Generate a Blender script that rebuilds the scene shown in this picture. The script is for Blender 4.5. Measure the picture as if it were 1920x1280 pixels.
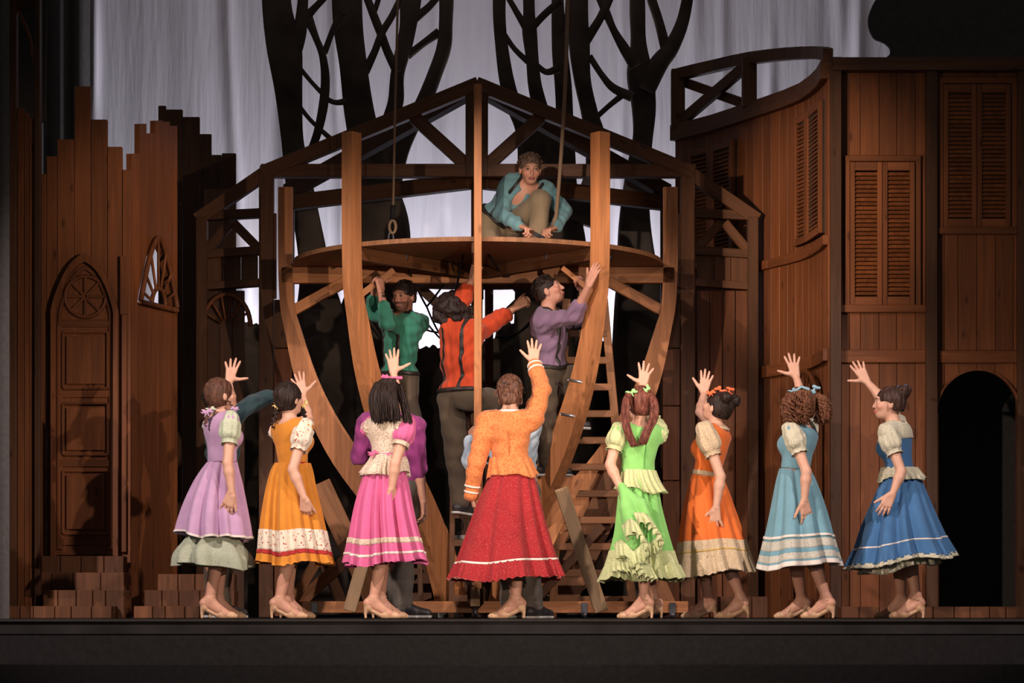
import bpy, bmesh, math, random
import numpy as np
from mathutils import Vector, Matrix, Quaternion

for o in list(bpy.data.objects):
    bpy.data.objects.remove(o, do_unlink=True)
SC = bpy.context.scene
COL = SC.collection
# ------------------------------------------------------------------ camera
FPX = 4930.0          # focal length in pixels of a 1920 wide frame
CAMY, CAMZ, HOR = -18.0, 0.035, 1150.0
cam_d = bpy.data.cameras.new('camera')
cam = bpy.data.objects.new('camera', cam_d)
COL.objects.link(cam)
cam.location = (0, CAMY, CAMZ)
cam.rotation_euler = (math.radians(90), 0, 0)
cam_d.sensor_width = 36.0
cam_d.lens = 36.0 * FPX / 1920.0
cam_d.shift_y = (HOR - 640.0) / 1920.0
cam_d.clip_end = 200
SC.camera = cam
# ------------------------------------------------------------------ world, exposure
w = bpy.data.worlds.new('dark_theatre')
SC.world = w
w.use_nodes = True
w.node_tree.nodes['Background'].inputs[0].default_value = (1.0, 0.9, 0.86, 1)
w.node_tree.nodes['Background'].inputs[1].default_value = 0.08
SC.view_settings.view_transform = 'Standard'
SC.view_settings.look = 'None'
SC.view_settings.exposure = 0.0
SC.view_settings.gamma = 1.0
SC.view_settings.use_curve_mapping = False


def spot(name, loc, target, energy, angle, color, blend=0.3, radius=0.12):
    d = bpy.data.lights.new(name, 'SPOT')
    d.energy = energy; d.spot_size = math.radians(angle); d.spot_blend = blend
    d.color = color; d.shadow_soft_size = radius
    o = bpy.data.objects.new(name, d)
    COL.objects.link(o)
    o.location = loc
    o.rotation_euler = (Vector(target) - Vector(loc)).to_track_quat('-Z', 'Y').to_euler()
    return o


def area(name, loc, target, energy, sx, sy, color):
    d = bpy.data.lights.new(name, 'AREA')
    d.shape = 'RECTANGLE'; d.size = sx; d.size_y = sy; d.energy = energy; d.color = color
    o = bpy.data.objects.new(name, d)
    COL.objects.link(o)
    o.location = loc
    o.rotation_euler = (Vector(target) - Vector(loc)).to_track_quat('-Z', 'Y').to_euler()
    return o


# front-of-house lanterns: low box-boom profiles from both sides, one low front profile, a soft high wash
spot('profile_spot_house_left', (-8.0, -13.5, 2.0), (1.7, 1.2, 1.35), 4300, 21, (1.0, 0.77, 0.60), 1.0, 0.06)
spot('profile_spot_house_right', (8.0, -13.5, 2.0), (-1.7, 1.2, 1.25), 4300, 21, (1.0, 0.77, 0.60), 1.0, 0.06)
spot('profile_spot_front', (-0.6, -16.0, 1.5), (0.0, 0.0, 0.95), 1000, 21, (1.0, 0.84, 0.78), 1.0, 0.06)
spot('front_wash_left', (-6.5, -7.5, 7.2), (-0.9, 0.1, 0.7), 4500, 36, (1.0, 0.82, 0.76), 0.35, 0.10)
spot('front_wash_right', (6.5, -7.5, 7.2), (0.9, 0.1, 0.7), 3000, 36, (1.0, 0.82, 0.76), 0.35, 0.10)
# tight specials on the curved wall, the fan-window wall and the boat
spot('special_curved_wall', (-7.2, -12.5, 3.4), (2.35, 3.2, 3.2), 13000, 8.5, (1.0, 0.72, 0.52), 0.9, 0.05)
spot('special_fan_wall', (8.2, -11.0, 3.4), (-2.75, 2.8, 3.2), 6500, 6.5, (1.0, 0.72, 0.52), 0.95, 0.05)
spot('special_boat', (3.5, -14.0, 1.2), (-0.1, 2.4, 2.1), 3600, 12, (1.0, 0.76, 0.58), 0.75, 0.06)
spot('special_platform', (-2.6, -14.0, 2.6), (0.12, 3.0, 3.35), 5200, 4.6, (1.0, 0.80, 0.68), 0.8, 0.05)
# cyclorama floor battens behind the hedge ground row, and a weak one from above
area('cyc_batten_floor', (-0.25, 8.2, 0.4), (-0.25, 9.0, 1.7), 720, 4.2, 0.25, (0.90, 0.93, 1.0))
area('cyc_batten_upper', (-0.3, 6.9, 8.2), (-0.3, 9.0, 4.6), 8, 4.0, 0.3, (1.0, 0.66, 0.68))


def s_at(Y):
    return FPX / (Y - CAMY)


def P(px, py, Y):
    d = (Y - CAMY) / FPX
    return Vector(((px - 960.0) * d, Y, CAMZ + (HOR - py) * d))


# ------------------------------------------------------------------ materials
MATS = {}


def newmat(name):
    m = bpy.data.materials.new(name)
    m.use_nodes = True
    nt = m.node_tree
    return m, nt, nt.nodes['Principled BSDF']


def nd(nt, t, **kw):
    n = nt.nodes.new(t)
    for k, v in kw.items():
        setattr(n, k, v)
    return n


def ramp(nt, fac, stops):
    r = nd(nt, 'ShaderNodeValToRGB')
    el = r.color_ramp.elements
    while len(el) > 1:
        el.remove(el[-1])
    el[0].position = stops[0][0]; el[0].color = (*stops[0][1], 1)
    for p, c in stops[1:]:
        e = el.new(p); e.color = (*c, 1)
    nt.links.new(fac, r.inputs[0])
    return r.outputs[0]


def sc(c, k):
    return tuple(min(1, x * k) for x in c)


def wood(name, c, rough=0.55, var=0.28, spec=0.3):
    """grain runs along the piece's own Z; every piece gets its own tone and offset"""
    if name in MATS: return MATS[name]
    m, nt, b = newmat(name)
    tc = nd(nt, 'ShaderNodeTexCoord'); oi = nd(nt, 'ShaderNodeObjectInfo')
    add = nd(nt, 'ShaderNodeVectorMath', operation='ADD')
    mul = nd(nt, 'ShaderNodeMath', operation='MULTIPLY'); mul.inputs[1].default_value = 37.0
    nt.links.new(oi.outputs['Random'], mul.inputs[0])
    nt.links.new(tc.outputs['Object'], add.inputs[0]); nt.links.new(mul.outputs[0], add.inputs[1])
    mp = nd(nt, 'ShaderNodeMapping'); mp.inputs['Scale'].default_value = (26, 26, 1.5)
    nt.links.new(add.outputs[0], mp.inputs[0])
    n1 = nd(nt, 'ShaderNodeTexNoise'); n1.inputs['Scale'].default_value = 1.0; n1.inputs['Detail'].default_value = 5
    n1.inputs['Distortion'].default_value = 0.8
    nt.links.new(mp.outputs[0], n1.inputs['Vector'])
    col = ramp(nt, n1.outputs[0], [(0.28, sc(c, 1 - var)), (0.55, c), (0.75, sc(c, 1 + var))])
    # knots
    mp2 = nd(nt, 'ShaderNodeMapping'); mp2.inputs['Scale'].default_value = (7, 7, 2.6)
    nt.links.new(add.outputs[0], mp2.inputs[0])
    v = nd(nt, 'ShaderNodeTexVoronoi'); v.inputs['Scale'].default_value = 1.0
    nt.links.new(mp2.outputs[0], v.inputs['Vector'])
    kn = ramp(nt, v.outputs['Distance'], [(0.05, (0.35, 0.3, 0.28)), (0.13, (1, 1, 1))])
    mx = nd(nt, 'ShaderNodeMix', data_type='RGBA', blend_type='MULTIPLY'); mx.inputs[0].default_value = 0.8
    nt.links.new(col, mx.inputs[6]); nt.links.new(kn, mx.inputs[7])
    # piece tone
    mr = nd(nt, 'ShaderNodeMapRange'); mr.inputs['To Min'].default_value = 0.78; mr.inputs['To Max'].default_value = 1.2
    nt.links.new(oi.outputs['Random'], mr.inputs['Value'])
    hs = nd(nt, 'ShaderNodeHueSaturation')
    nt.links.new(mr.outputs[0], hs.inputs['Value']); nt.links.new(mx.outputs[2], hs.inputs['Color'])
    nt.links.new(hs.outputs[0], b.inputs['Base Color'])
    bp = nd(nt, 'ShaderNodeBump'); bp.inputs['Strength'].default_value = 0.25; bp.inputs['Distance'].default_value = 0.004
    nt.links.new(n1.outputs[0], bp.inputs['Height']); nt.links.new(bp.outputs[0], b.inputs['Normal'])
    b.inputs['Roughness'].default_value = rough
    b.inputs['Specular IOR Level'].default_value = spec
    MATS[name] = m
    return m


def plain(name, c, rough=0.8, spec=0.2, metal=0.0, noise=0.12, nscale=30.0, bump=0.0, sheen=0.0):
    if name in MATS: return MATS[name]
    m, nt, b = newmat(name)
    tc = nd(nt, 'ShaderNodeTexCoord')
    n1 = nd(nt, 'ShaderNodeTexNoise'); n1.inputs['Scale'].default_value = nscale; n1.inputs['Detail'].default_value = 3
    nt.links.new(tc.outputs['Object'], n1.inputs['Vector'])
    nt.links.new(ramp(nt, n1.outputs[0], [(0.3, sc(c, 1 - noise)), (0.7, sc(c, 1 + noise))]), b.inputs['Base Color'])
    if bump:
        bp = nd(nt, 'ShaderNodeBump'); bp.inputs['Strength'].default_value = bump; bp.inputs['Distance'].default_value = 0.004
        nt.links.new(n1.outputs[0], bp.inputs['Height']); nt.links.new(bp.outputs[0], b.inputs['Normal'])
    b.inputs['Roughness'].default_value = rough; b.inputs['Specular IOR Level'].default_value = spec
    b.inputs['Metallic'].default_value = metal; b.inputs['Sheen Weight'].default_value = sheen
    MATS[name] = m
    return m


W_RIB = wood('pine_rib', (0.46, 0.187, 0.072))
W_MID = wood('pine_mid', (0.25, 0.108, 0.045))  # mid-toned pine, darker than the rib wood
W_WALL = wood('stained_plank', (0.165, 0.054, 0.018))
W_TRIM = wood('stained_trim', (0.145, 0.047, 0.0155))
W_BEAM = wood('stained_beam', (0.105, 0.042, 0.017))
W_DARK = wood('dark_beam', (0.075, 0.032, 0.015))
W_PALE = wood('pale_ply', (0.42, 0.27, 0.15))
W_BLOCK = wood('step_block', (0.12, 0.046, 0.019))
BLACK = plain('black_cloth', (0.075, 0.07, 0.069), 0.95, 0.03)
FASCIA = plain('black_fascia', (0.016, 0.015, 0.015), 0.95, 0.0)
BACKING = plain('black_backing', (0.05, 0.046, 0.045), 0.95, 0.02)
TREE = plain('painted_tree_canvas', (0.075, 0.060, 0.050), 0.9, 0.05, noise=0.5, nscale=2.0)
IRON = plain('dull_iron', (0.10, 0.10, 0.11), 0.45, 0.5, 0.7)
ROPE = plain('hemp_rope', (0.30, 0.20, 0.13), 0.9, 0.1, nscale=120)
CORD = plain('black_cord', (0.02, 0.018, 0.02), 0.7, 0.2)


# ------------------------------------------------------------------ object helpers
def tag(o, label=None, cat=None, group=None, kind=None):
    if label: o['label'] = label
    if cat: o['category'] = cat
    if group: o['group'] = group
    if kind: o['kind'] = kind
    return o


def empty(name, loc, label=None, cat=None, group=None, kind=None):
    o = bpy.data.objects.new(name, None)
    o.empty_display_size = 0.1
    COL.objects.link(o)
    o.location = loc
    return tag(o, label, cat, group, kind)


def worldpos(o):
    v = Vector((0, 0, 0))
    while o is not None:
        v += o.location; o = o.parent
    return v


def link(name, me, mat, parent=None, smooth=False):
    o = bpy.data.objects.new(name, me)
    COL.objects.link(o)
    if mat and not me.materials: me.materials.append(mat)
    if smooth: me.polygons.foreach_set('use_smooth', [True] * len(me.polygons))
    if parent: o.parent = parent
    return o


def place(o, loc, parent=None):
    """parents here are never rotated, so a world place is a plain offset"""
    o.location = Vector(loc) - (worldpos(parent) if parent else Vector((0, 0, 0)))


def pymesh(name, verts, faces):
    me = bpy.data.meshes.new(name)
    me.from_pydata([tuple(v) for v in verts], [], faces)
    me.update()
    return me


BOXC = {}


def boxmesh(w_, t_, l_, ch):
    """chamfered stick: x = width, y = thickness, z = length"""
    key = (round(w_, 4), round(t_, 4), round(l_, 3), ch)
    if key in BOXC: return BOXC[key]
    bm = bmesh.new()
    bmesh.ops.create_cube(bm, size=1)
    for v in bm.verts:
        v.co = Vector((v.co.x * w_, v.co.y * t_, v.co.z * l_))
    if ch > 0:
        bmesh.ops.bevel(bm, geom=list(bm.edges), offset=ch, segments=1, affect='EDGES')
    me = bpy.data.meshes.new('stick')
    bm.to_mesh(me); bm.free()
    BOXC[key] = me
    return me


def beam(name, a, b, wd, th, mat, parent=None, side=None, ch=0.004):
    """timber from a to b; side = rough direction of its width"""
    a, b = Vector(a), Vector(b)
    z = (b - a); L = z.length; z.normalize()
    side = Vector(side) if side else Vector((1, 0, 0))
    if abs(z.dot(side.normalized())) > 0.97: side = Vector((0, 0, 1)) if abs(z.z) < 0.9 else Vector((0, 1, 0))
    y = z.cross(side).normalized(); x = y.cross(z).normalized()
    me = boxmesh(wd, th, L, min(ch, wd * 0.2, th * 0.2))
    if not me.materials: me.materials.append(mat)
    elif me.materials[0] != mat:
        me = me.copy(); me.materials[0] = mat
    o = bpy.data.objects.new(name, me)
    COL.objects.link(o)
    if parent: o.parent = parent
    o.rotation_euler = Matrix((x, y, z)).transposed().to_euler()
    place(o, (a + b) / 2, parent)
    return o


def prism(name, poly, Y0, Y1, mat, parent=None, origin=None):
    """closed outline in the XZ plane given as (x, z), extruded from Y0 to Y1"""
    og = Vector(origin) if origin else Vector((sum(p[0] for p in poly) / len(poly), (Y0 + Y1) / 2, sum(p[1] for p in poly) / len(poly)))
    bm = bmesh.new()
    f = [bm.verts.new((p[0] - og.x, Y0 - og.y, p[1] - og.z)) for p in poly]
    face = bm.faces.new(f)
    r = bmesh.ops.extrude_face_region(bm, geom=[face])
    for v in [g for g in r['geom'] if isinstance(g, bmesh.types.BMVert)]:
        v.co.y += Y1 - Y0
    bmesh.ops.recalc_face_normals(bm, faces=list(bm.faces))
    bmesh.ops.triangulate(bm, faces=[q for q in bm.faces if len(q.verts) > 4])
    me = bpy.data.meshes.new(name)
    bm.to_mesh(me); bm.free()
    o = link(name, me, mat, parent)
    place(o, og, parent)
    return o


def tubes(paths, radii, sides=6, flat=1.0, cap=True):
    """many swept tubes in one vert/face list; path points are 3-vectors, radii per point"""
    V, F = [], []
    for path, rad in zip(paths, radii):
        path = [Vector(p) for p in path]
        n = len(path); base = len(V)
        up = Vector((0, 1, 0))
        for i, p in enumerate(path):
            t = (path[min(i + 1, n - 1)] - path[max(i - 1, 0)])
            if t.length < 1e-9: t = Vector((0, 0, 1))
            t.normalize()
            u = up - t * up.dot(t)
            if u.length < 0.05: u = Vector((1, 0, 0)) - t * t.x
            u.normalize(); v = t.cross(u)
            r = rad[i] if hasattr(rad, '__len__') else rad
            for k in range(sides):
                a = 2 * math.pi * k / sides
                V.append(p + u * (math.sin(a) * r * flat) + v * (math.cos(a) * r))
        for i in range(n - 1):
            for k in range(sides):
                k2 = (k + 1) % sides
                F.append((base + i * sides + k, base + i * sides + k2, base + (i + 1) * sides + k2, base + (i + 1) * sides + k))
        if cap:
            F.append(tuple(base + k for k in range(sides)))
            F.append(tuple(base + (n - 1) * sides + k for k in reversed(range(sides))))
    return V, F


def tubeobj(name, paths, radii, mat, parent=None, sides=6, flat=1.0, smooth=True, origin=None):
    V, F = tubes(paths, radii, sides, flat)
    og = Vector(origin) if origin else Vector(V[0])
    me = pymesh(name, [v - og for v in V], F)
    o = link(name, me, mat, parent, smooth)
    place(o, og, parent)
    return o


def smoothpath(pts, n):
    """Catmull-Rom through the points (tuples of any length)"""
    pts = [np.array(p, float) for p in pts]
    pts = [2 * pts[0] - pts[1]] + pts + [2 * pts[-1] - pts[-2]]
    out = []
    m = len(pts) - 3
    for j in range(n + 1):
        t = j / n * m
        i = min(int(t), m - 1); u = t - i
        p0, p1, p2, p3 = pts[i:i + 4]
        out.append(0.5 * ((2 * p1) + (-p0 + p2) * u + (2 * p0 - 5 * p1 + 4 * p2 - p3) * u * u + (-p0 + 3 * p1 - 3 * p2 + p3) * u ** 3))
    return out


rnd = random.Random(5)
# ================================================================== SETTING
FLOOR_M = plain('black_stage_floor', (0.02, 0.018, 0.018), 0.85, 0.05, noise=0.3, nscale=3)
fl = beam('floor', (0, -0.45, -0.05), (0, 10, -0.05), 18, 0.1, FLOOR_M, side=(1, 0, 0), ch=0)
tag(fl, kind='structure')
o = beam('wall_front', (-9, -0.43, -0.75), (9, -0.43, -0.75), 1.28, 0.04, FASCIA, side=(0, 0, 1), ch=0)
tag(o, kind='structure')
o = beam('trim_1', (-9, -0.462, -0.012), (9, -0.462, -0.012), 0.014, 0.02, plain('edge_strip', (0.03, 0.026, 0.024), 0.8, 0.05), side=(0, 0, 1), ch=0.002)
tag(o, kind='structure')
o = beam('wall_pit', (-9, -2.6, -1.02), (9, -2.6, -1.02), 1.52, 0.06, FASCIA, side=(0, 0, 1), ch=0.004)
tag(o, kind='structure')
o = beam('wall_back', (-9, 9.6, 4), (9, 9.6, 4), 9, 0.05, BACKING, side=(0, 0, 1), ch=0)
tag(o, kind='structure')

# ---- cyclorama cloth
def cloth_grid(x0, x1, z0, z1, Y, nx, nz, fold):
    V, F = [], []
    for j in range(nz + 1):
        for i in range(nx + 1):
            x = x0 + (x1 - x0) * i / nx; z = z0 + (z1 - z0) * j / nz
            V.append((x, fold(x, z), z - z0))
    for j in range(nz):
        for i in range(nx):
            a = j * (nx + 1) + i
            F.append((a, a + 1, a + nx + 2, a + nx + 1))
    return V, F


m, nt, b = newmat('cyclorama_cloth')
tc = nd(nt, 'ShaderNodeTexCoord'); mp = nd(nt, 'ShaderNodeMapping'); mp.inputs['Scale'].default_value = (5, 1, 0.5)
nt.links.new(tc.outputs['Object'], mp.inputs[0])
n1 = nd(nt, 'ShaderNodeTexNoise'); n1.inputs['Scale'].default_value = 1.6; n1.inputs['Detail'].default_value = 5
nt.links.new(mp.outputs[0], n1.inputs['Vector'])
nt.links.new(ramp(nt, n1.outputs[0], [(0.3, (0.64, 0.59, 0.66)), (0.7, (0.69, 0.64, 0.70))]), b.inputs['Base Color'])
b.inputs['Roughness'].default_value = 0.9
bp = nd(nt, 'ShaderNodeBump'); bp.inputs['Strength'].default_value = 0.35; bp.inputs['Distance'].default_value = 0.03
nt.links.new(n1.outputs[0], bp.inputs['Height']); nt.links.new(bp.outputs[0], b.inputs['Normal'])
CYC = m
fr = random.Random(3)
creases = [(fr.uniform(-4.4, 4.4), fr.uniform(1.5, 7), fr.uniform(0.6, 2.2), fr.uniform(0.03, 0.07), fr.uniform(0.010, 0.03), fr.uniform(-0.04, 0.04)) for _ in range(46)]


def cycfold(x, z):
    y = 0.006 * math.sin(x * 5 + 0.5 * z + math.sin(x * 2.1)) + 0.003 * math.sin(x * 13.3 + 1 + 0.3 * z + 2 * math.sin(x * 1.3))
    for cx, cz, L, wd, am, sl in creases:
        dz = (z - cz) / L
        if abs(dz) < 1:
            dx = (x - cx - sl * (z - cz)) / wd
            if abs(dx) < 3: y -= am * math.exp(-dx * dx) * (1 - dz * dz)
    return y


V, F = cloth_grid(-4.36, 4.6, 0.02, 7.4, 9.0, 330, 46, cycfold)
o = link('backdrop_cloth', pymesh('cyclorama', V, F), CYC, None, True)
o.location = (0, 9.0, 0.02)
tag(o, 'pale lavender-grey backdrop cloth with soft vertical creases behind the bare trees', 'backdrop')


def drape(name, x0, x1, z1, Y, label, nfold=30):
    V, F = cloth_grid(0, x1 - x0, 0.0, z1, Y, 90, 2, lambda x, z: 0.05 * math.sin(x * nfold) + 0.02 * math.sin(x * nfold * 2.7 + 1))
    o = link(name, pymesh(name, V, F), BLACK, None, True)
    o.location = (x0, Y, 0.0)
    return tag(o, label, 'curtain', 'black stage drapes')


drape('stage_drape', -8.5, P(168, 0, 8.6).x, 7.4, 8.6, 'black drape hanging left of the pale backdrop, behind the ruined planks')
drape('stage_drape', P(2040, 0, 1.2).x, 6.5, 7.0, 1.2, 'black drape at the far right edge past the arched doorway')
drape('stage_drape', -6.5, P(20, 0, 0.9).x, 7.0, 0.9, 'black drape at the far left edge in front of the plank tower')
out = smoothpath([(1690, -60), (1648, -10), (1630, 25), (1628, 50), (1638, 72), (1655, 80), (1667, 90), (1668, 102), (1655, 112), (1640, 118), (1640, 150)], 40)
poly = [(P(x, y, 6.2).x, P(x, y, 6.2).z) for x, y in out] + [(P(2100, 150, 6.2).x, P(0, 150, 6.2).z), (P(2100, -60, 6.2).x, P(0, -60, 6.2).z)]
tag(prism('foliage_border', poly, 6.18, 6.22, BLACK), 'black cut-out foliage border with scalloped edge at top right', 'stage scenery')

# ---- cut-out trees
TY = 7.2
TREES = [
 ('bare forked tree cut-out at far left with a U-shaped fork and slim side limb', [
  [(516,-60,52),(520,20,56),(533,90,66),(541,170,52),(548,260,42),(560,340,50),(580,440,52),(592,520,62),(600,600,95),(605,700,120),(605,900,130),(605,1152,150)],
  [(548,110,30),(562,60,26),(568,0,20),(570,-60,18)],[(572,34,20),(590,15,14),(616,-12,12)],
  [(576,30,20),(592,70,13),(605,105,14),(610,150,17),(606,200,18),(595,250,16),(578,295,14)],
  [(560,125,9),(585,155,8),(604,175,9)],[(560,198,9),(585,228,8),(622,262,10)],[(608,100,12),(625,55,12),(642,25,20)],[(608,183,10),(628,192,10),(650,190,14)]]),
 ('thick straight tree cut-out left of the roof ridge with crossing limbs', [
  [(650,-60,58),(652,40,56),(662,120,52),(672,200,56),(683,260,62),(695,330,80),(712,420,110),(715,520,110),(700,640,150),(700,900,160),(700,1152,180)],
  [(684,135,18),(702,98,14),(716,62,14),(735,30,13),(756,-12,13)],[(682,-20,14),(705,40,16),(715,65,16),(728,100,16),(745,135,18)],[(702,22,10),(712,-10,10),(720,-50,10)]]),
 ('slender curving tree cut-out just left of the roof ridge with bowed outer limb', [
  [(775,-60,36),(770,0,40),(765,50,32),(757,90,30),(745,140,26),(742,190,30),(730,230,30),(722,280,40),(714,340,50),(714,420,60)],
  [(838,-40,30),(836,40,26),(832,90,28),(815,140,28),(795,190,30),(770,240,30),(750,290,30),(730,360,40)],
  [(776,36,18),(805,12,14),(828,-16,14)],[(764,105,16),(793,82,14),(824,60,18)]]),
 ('slim leaning tree cut-out just right of the roof ridge with rungs of short branches', [
  [(938,-60,26),(936,20,24),(940,80,24),(950,150,28),(965,200,30),(985,240,40),(1005,300,70),(1015,400,90),(1020,560,110),(1020,900,130),(1020,1152,140)],
  [(990,-60,24),(992,20,22),(993,60,28),(998,110,24),(1003,160,26),(1015,210,30),(1030,260,30),(1030,330,40)],
  [(944,-20,10),(970,25,12),(988,55,16)],[(944,62,10),(965,92,10),(990,116,12)],[(998,52,14),(1020,28,14),(1050,2,14)],[(1006,122,10),(1025,135,12),(1048,128,16)]]),
 ('dark upright tree cut-out behind the right rope', [
  [(1045,-60,20),(1046,20,24),(1050,100,30),(1056,160,32),(1058,220,34),(1054,290,50),(1050,380,70),(1060,520,90),(1060,900,110),(1060,1152,120)],
  [(1085,-60,36),(1085,30,36),(1086,80,40),(1092,150,32),(1105,210,32),(1116,260,40),(1120,330,50),(1090,420,60)],[(1056,70,20),(1068,40,22),(1072,-10,22)],
  [(1096,80,20),(1122,40,16),(1135,15,16),(1152,-20,12)],[(1116,-20,12),(1135,20,16),(1150,55,14),(1170,90,20),(1192,125,24)],[(1105,105,12),(1128,140,12),(1150,165,16),(1185,182,20)],[(1112,226,10),(1140,200,10),(1165,180,12)]]),
 ('broad Y-shaped tree cut-out at right beside the curved balcony', [
  [(1195,-60,28),(1195,20,30),(1197,80,30),(1200,140,50),(1207,200,46),(1205,260,38),(1195,330,46),(1190,420,60),(1195,520,80),(1200,600,100),(1200,900,130),(1200,1152,140)],
  [(1208,170,40),(1235,120,36),(1258,90,30),(1280,40,24),(1294,-30,20)],[(1248,90,20),(1235,40,18),(1222,0,18),(1212,-40,14)]]),
]
for k, (lab, brs) in enumerate(TREES):
    Yk = TY + 0.25 * (k % 3)
    base = P(brs[0][-1][0], 1150, Yk); base.z = 0.0
    t = empty('bare_tree', base, lab, 'tree', 'cut-out trees before the backdrop')
    for j, br in enumerate(brs):
        pts = smoothpath(br, 6 * len(br))
        path = [P(p[0], p[1], Yk + 0.004 * j) for p in pts]
        for q in path: q.z = max(q.z, 0.0)
        rad = [0.5 * p[2] / s_at(Yk) for p in pts]
        tubeobj('trunk' if j == 0 else 'branch', [path], [rad], TREE, t, 10, 0.22 if j == 0 else 0.4)
GY = 7.95
top = [(430,600),(470,604),(500,612),(540,596),(580,606),(620,590),(650,598),(700,630),(760,640),(785,652),(815,648),(838,658),(852,636),(900,640),(926,636),(934,592),(958,606),(986,598),(992,650),(1015,640),(1060,630),(1100,642),(1140,640),(1165,655),(1185,620),(1215,604),(1260,598),(1300,570),(1350,560),(1420,560)]
top = smoothpath(top, 150)
g = prism('hedge_ground_row', [(P(x, y + 3 * math.sin(x * 0.4), GY).x, P(x, y + 3 * math.sin(x * 0.4), GY).z) for x, y in top] + [(P(1420, 0, GY).x, 0), (P(430, 0, GY).x, 0)], GY - 0.02, GY + 0.02, TREE)
tag(g, 'dark painted hedge silhouette standing low in front of the backdrop', 'stage scenery')


# ================================================================== LEFT: GOTHIC WALL
def plank_px(parent, x0, x1, ytop, ybot, Y, mat=None, th=0.03, name='plank', gap=0.8, dy=0.0, slope=0):
    s = s_at(Y)
    a = P((x0 + x1) / 2, ybot, Y + dy); b_ = P((x0 + x1) / 2, ytop, Y + dy)
    a.z = max(a.z, 0.0)
    return beam(name, a, b_, (x1 - x0 - gap) / s, th, mat or W_WALL, parent, (1, 0, 0), 0.003)


def bar_px(parent, x0, y0, x1, y1, wpx, Y, mat=None, th=0.04, name='rail', dy=0.0):
    s = s_at(Y)
    return beam(name, P(x0, y0, Y + dy), P(x1, y1, Y + dy), wpx / s, th, mat or W_TRIM, parent, (0, 0, 1) if abs(x1 - x0) > abs(y1 - y0) else (1, 0, 0), 0.004)


LY = 2.4
base = P(160, 1150, LY); base.z = 0
gw = empty('gothic_wall', base, 'ruined plank wall with stepped broken top and a gothic arched door', 'stage scenery')
for x0, x1, yt in [(67,88,327),(88,108,294),(108,140,262),(140,171,163),(171,202,225),(202,230,276),(230,246,319)]:
    plank_px(gw, x0, x1, yt, 1157, LY, dy=rnd.uniform(-0.004, 0.004), th=0.05)
# door: frame ring, leaf, wheel, three panels
door = empty('door', (0, 0, 0)); door.parent = gw; place(door, P(160, 1040, LY - 0.04), gw)


def gothic(cx, hw, yspring, yapex, ybot, n=14):
    """pointed arch outline (px), left foot up over apex to right foot"""
    pts = [(cx - hw, ybot)]
    for i in range(n + 1):
        t = i / n
        pts.append((cx - hw * math.cos(t * math.pi / 2) ** 1.0 * (1 - 0.12 * math.sin(t * math.pi)) if i < n else cx, yspring + (yapex - yspring) * (t * 0.35 + 0.65 * math.sin(t * math.pi / 2))))
    pts += [(2 * cx - x, y) for x, y in reversed(pts[:-1])]
    return pts


def archring(name, outer, inner, Y, th, mat, parent):
    V, F = [], []
    n = len(outer)
    c = P(sum(p[0] for p in outer) / n, sum(p[1] for p in outer) / n, Y)
    for (xo, yo), (xi, yi) in zip(outer, inner):
        for dy, (x, y) in ((0, (xo, yo)), (0, (xi, yi)), (-th, (xi, yi)), (-th, (xo, yo))):
            v = P(x, y, Y); v.y += dy
            V.append(v - c)
    for i in range(n - 1):
        for k in range(4):
            F.append((4 * i + k, 4 * i + (k + 1) % 4, 4 * i + 4 + (k + 1) % 4, 4 * i + 4 + k))
    F.append((0, 1, 2, 3)); F.append((4 * n - 1, 4 * n - 2, 4 * n - 3, 4 * n - 4))
    o = link(name, pymesh(name, V, F), mat, parent)
    place(o, c, parent)
    return o


DY = LY - 0.03
leaf = gothic(160, 58, 585, 490, 1040)
prism('door_leaf', [(P(x, y, DY).x, P(x, y, DY).z) for x, y in leaf], DY - 0.012, DY, W_WALL, door)
archring('door_frame', gothic(160, 63, 585, 476, 1042), gothic(160, 54, 588, 492, 1042), DY - 0.01, 0.055, W_TRIM, door)
archring('moulding', gothic(160, 50, 590, 498, 610), gothic(160, 45, 592, 506, 610), DY - 0.01, 0.02, W_TRIM, door)
wc = P(160, 556, DY - 0.02)
rr = 38 / s_at(DY)
ring = [[wc + Vector((math.cos(a) * rr, 0, math.sin(a) * rr)) for a in [2 * math.pi * i / 40 for i in range(41)]]]
tubeobj('wheel_rim', ring, [0.016], W_TRIM, door, 6)
for i in range(8):
    a = math.pi * i / 4
    beam('wheel_spoke', wc + Vector((math.cos(a), 0, math.sin(a))) * 0.01, wc + Vector((math.cos(a), 0, math.sin(a))) * rr, 0.022, 0.02, W_TRIM, door, (math.sin(a), 0, -math.cos(a)), 0.003)
for y in (606, 738, 868, 1015):
    bar_px(door, 110, y, 210, y, 14, DY - 0.015, th=0.02)
for x in (112, 208):
    bar_px(door, x, 600, x, 1030, 10, DY - 0.014, th=0.02, name='stile')
for y0, y1 in ((622, 728), (756, 852), (882, 1000)):
    p = plank_px(door, 124, 197, y0 + 8, y1 - 8, DY - 0.02, name='door_panel', th=0.022)
    for (xa, ya, xb, yb) in ((118, y0, 202, y0), (118, y1, 202, y1), (118, y0, 118, y1), (202, y0, 202, y1)):
        bar_px(door, xa, ya, xb, yb, 5, DY - 0.02, th=0.03, name='moulding')
bar_px(gw, 233, 590, 233, 1035, 9, LY - 0.04, name='post')
bar_px(gw, 232, 480, 232, 590, 13, LY - 0.04, name='post')

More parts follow.
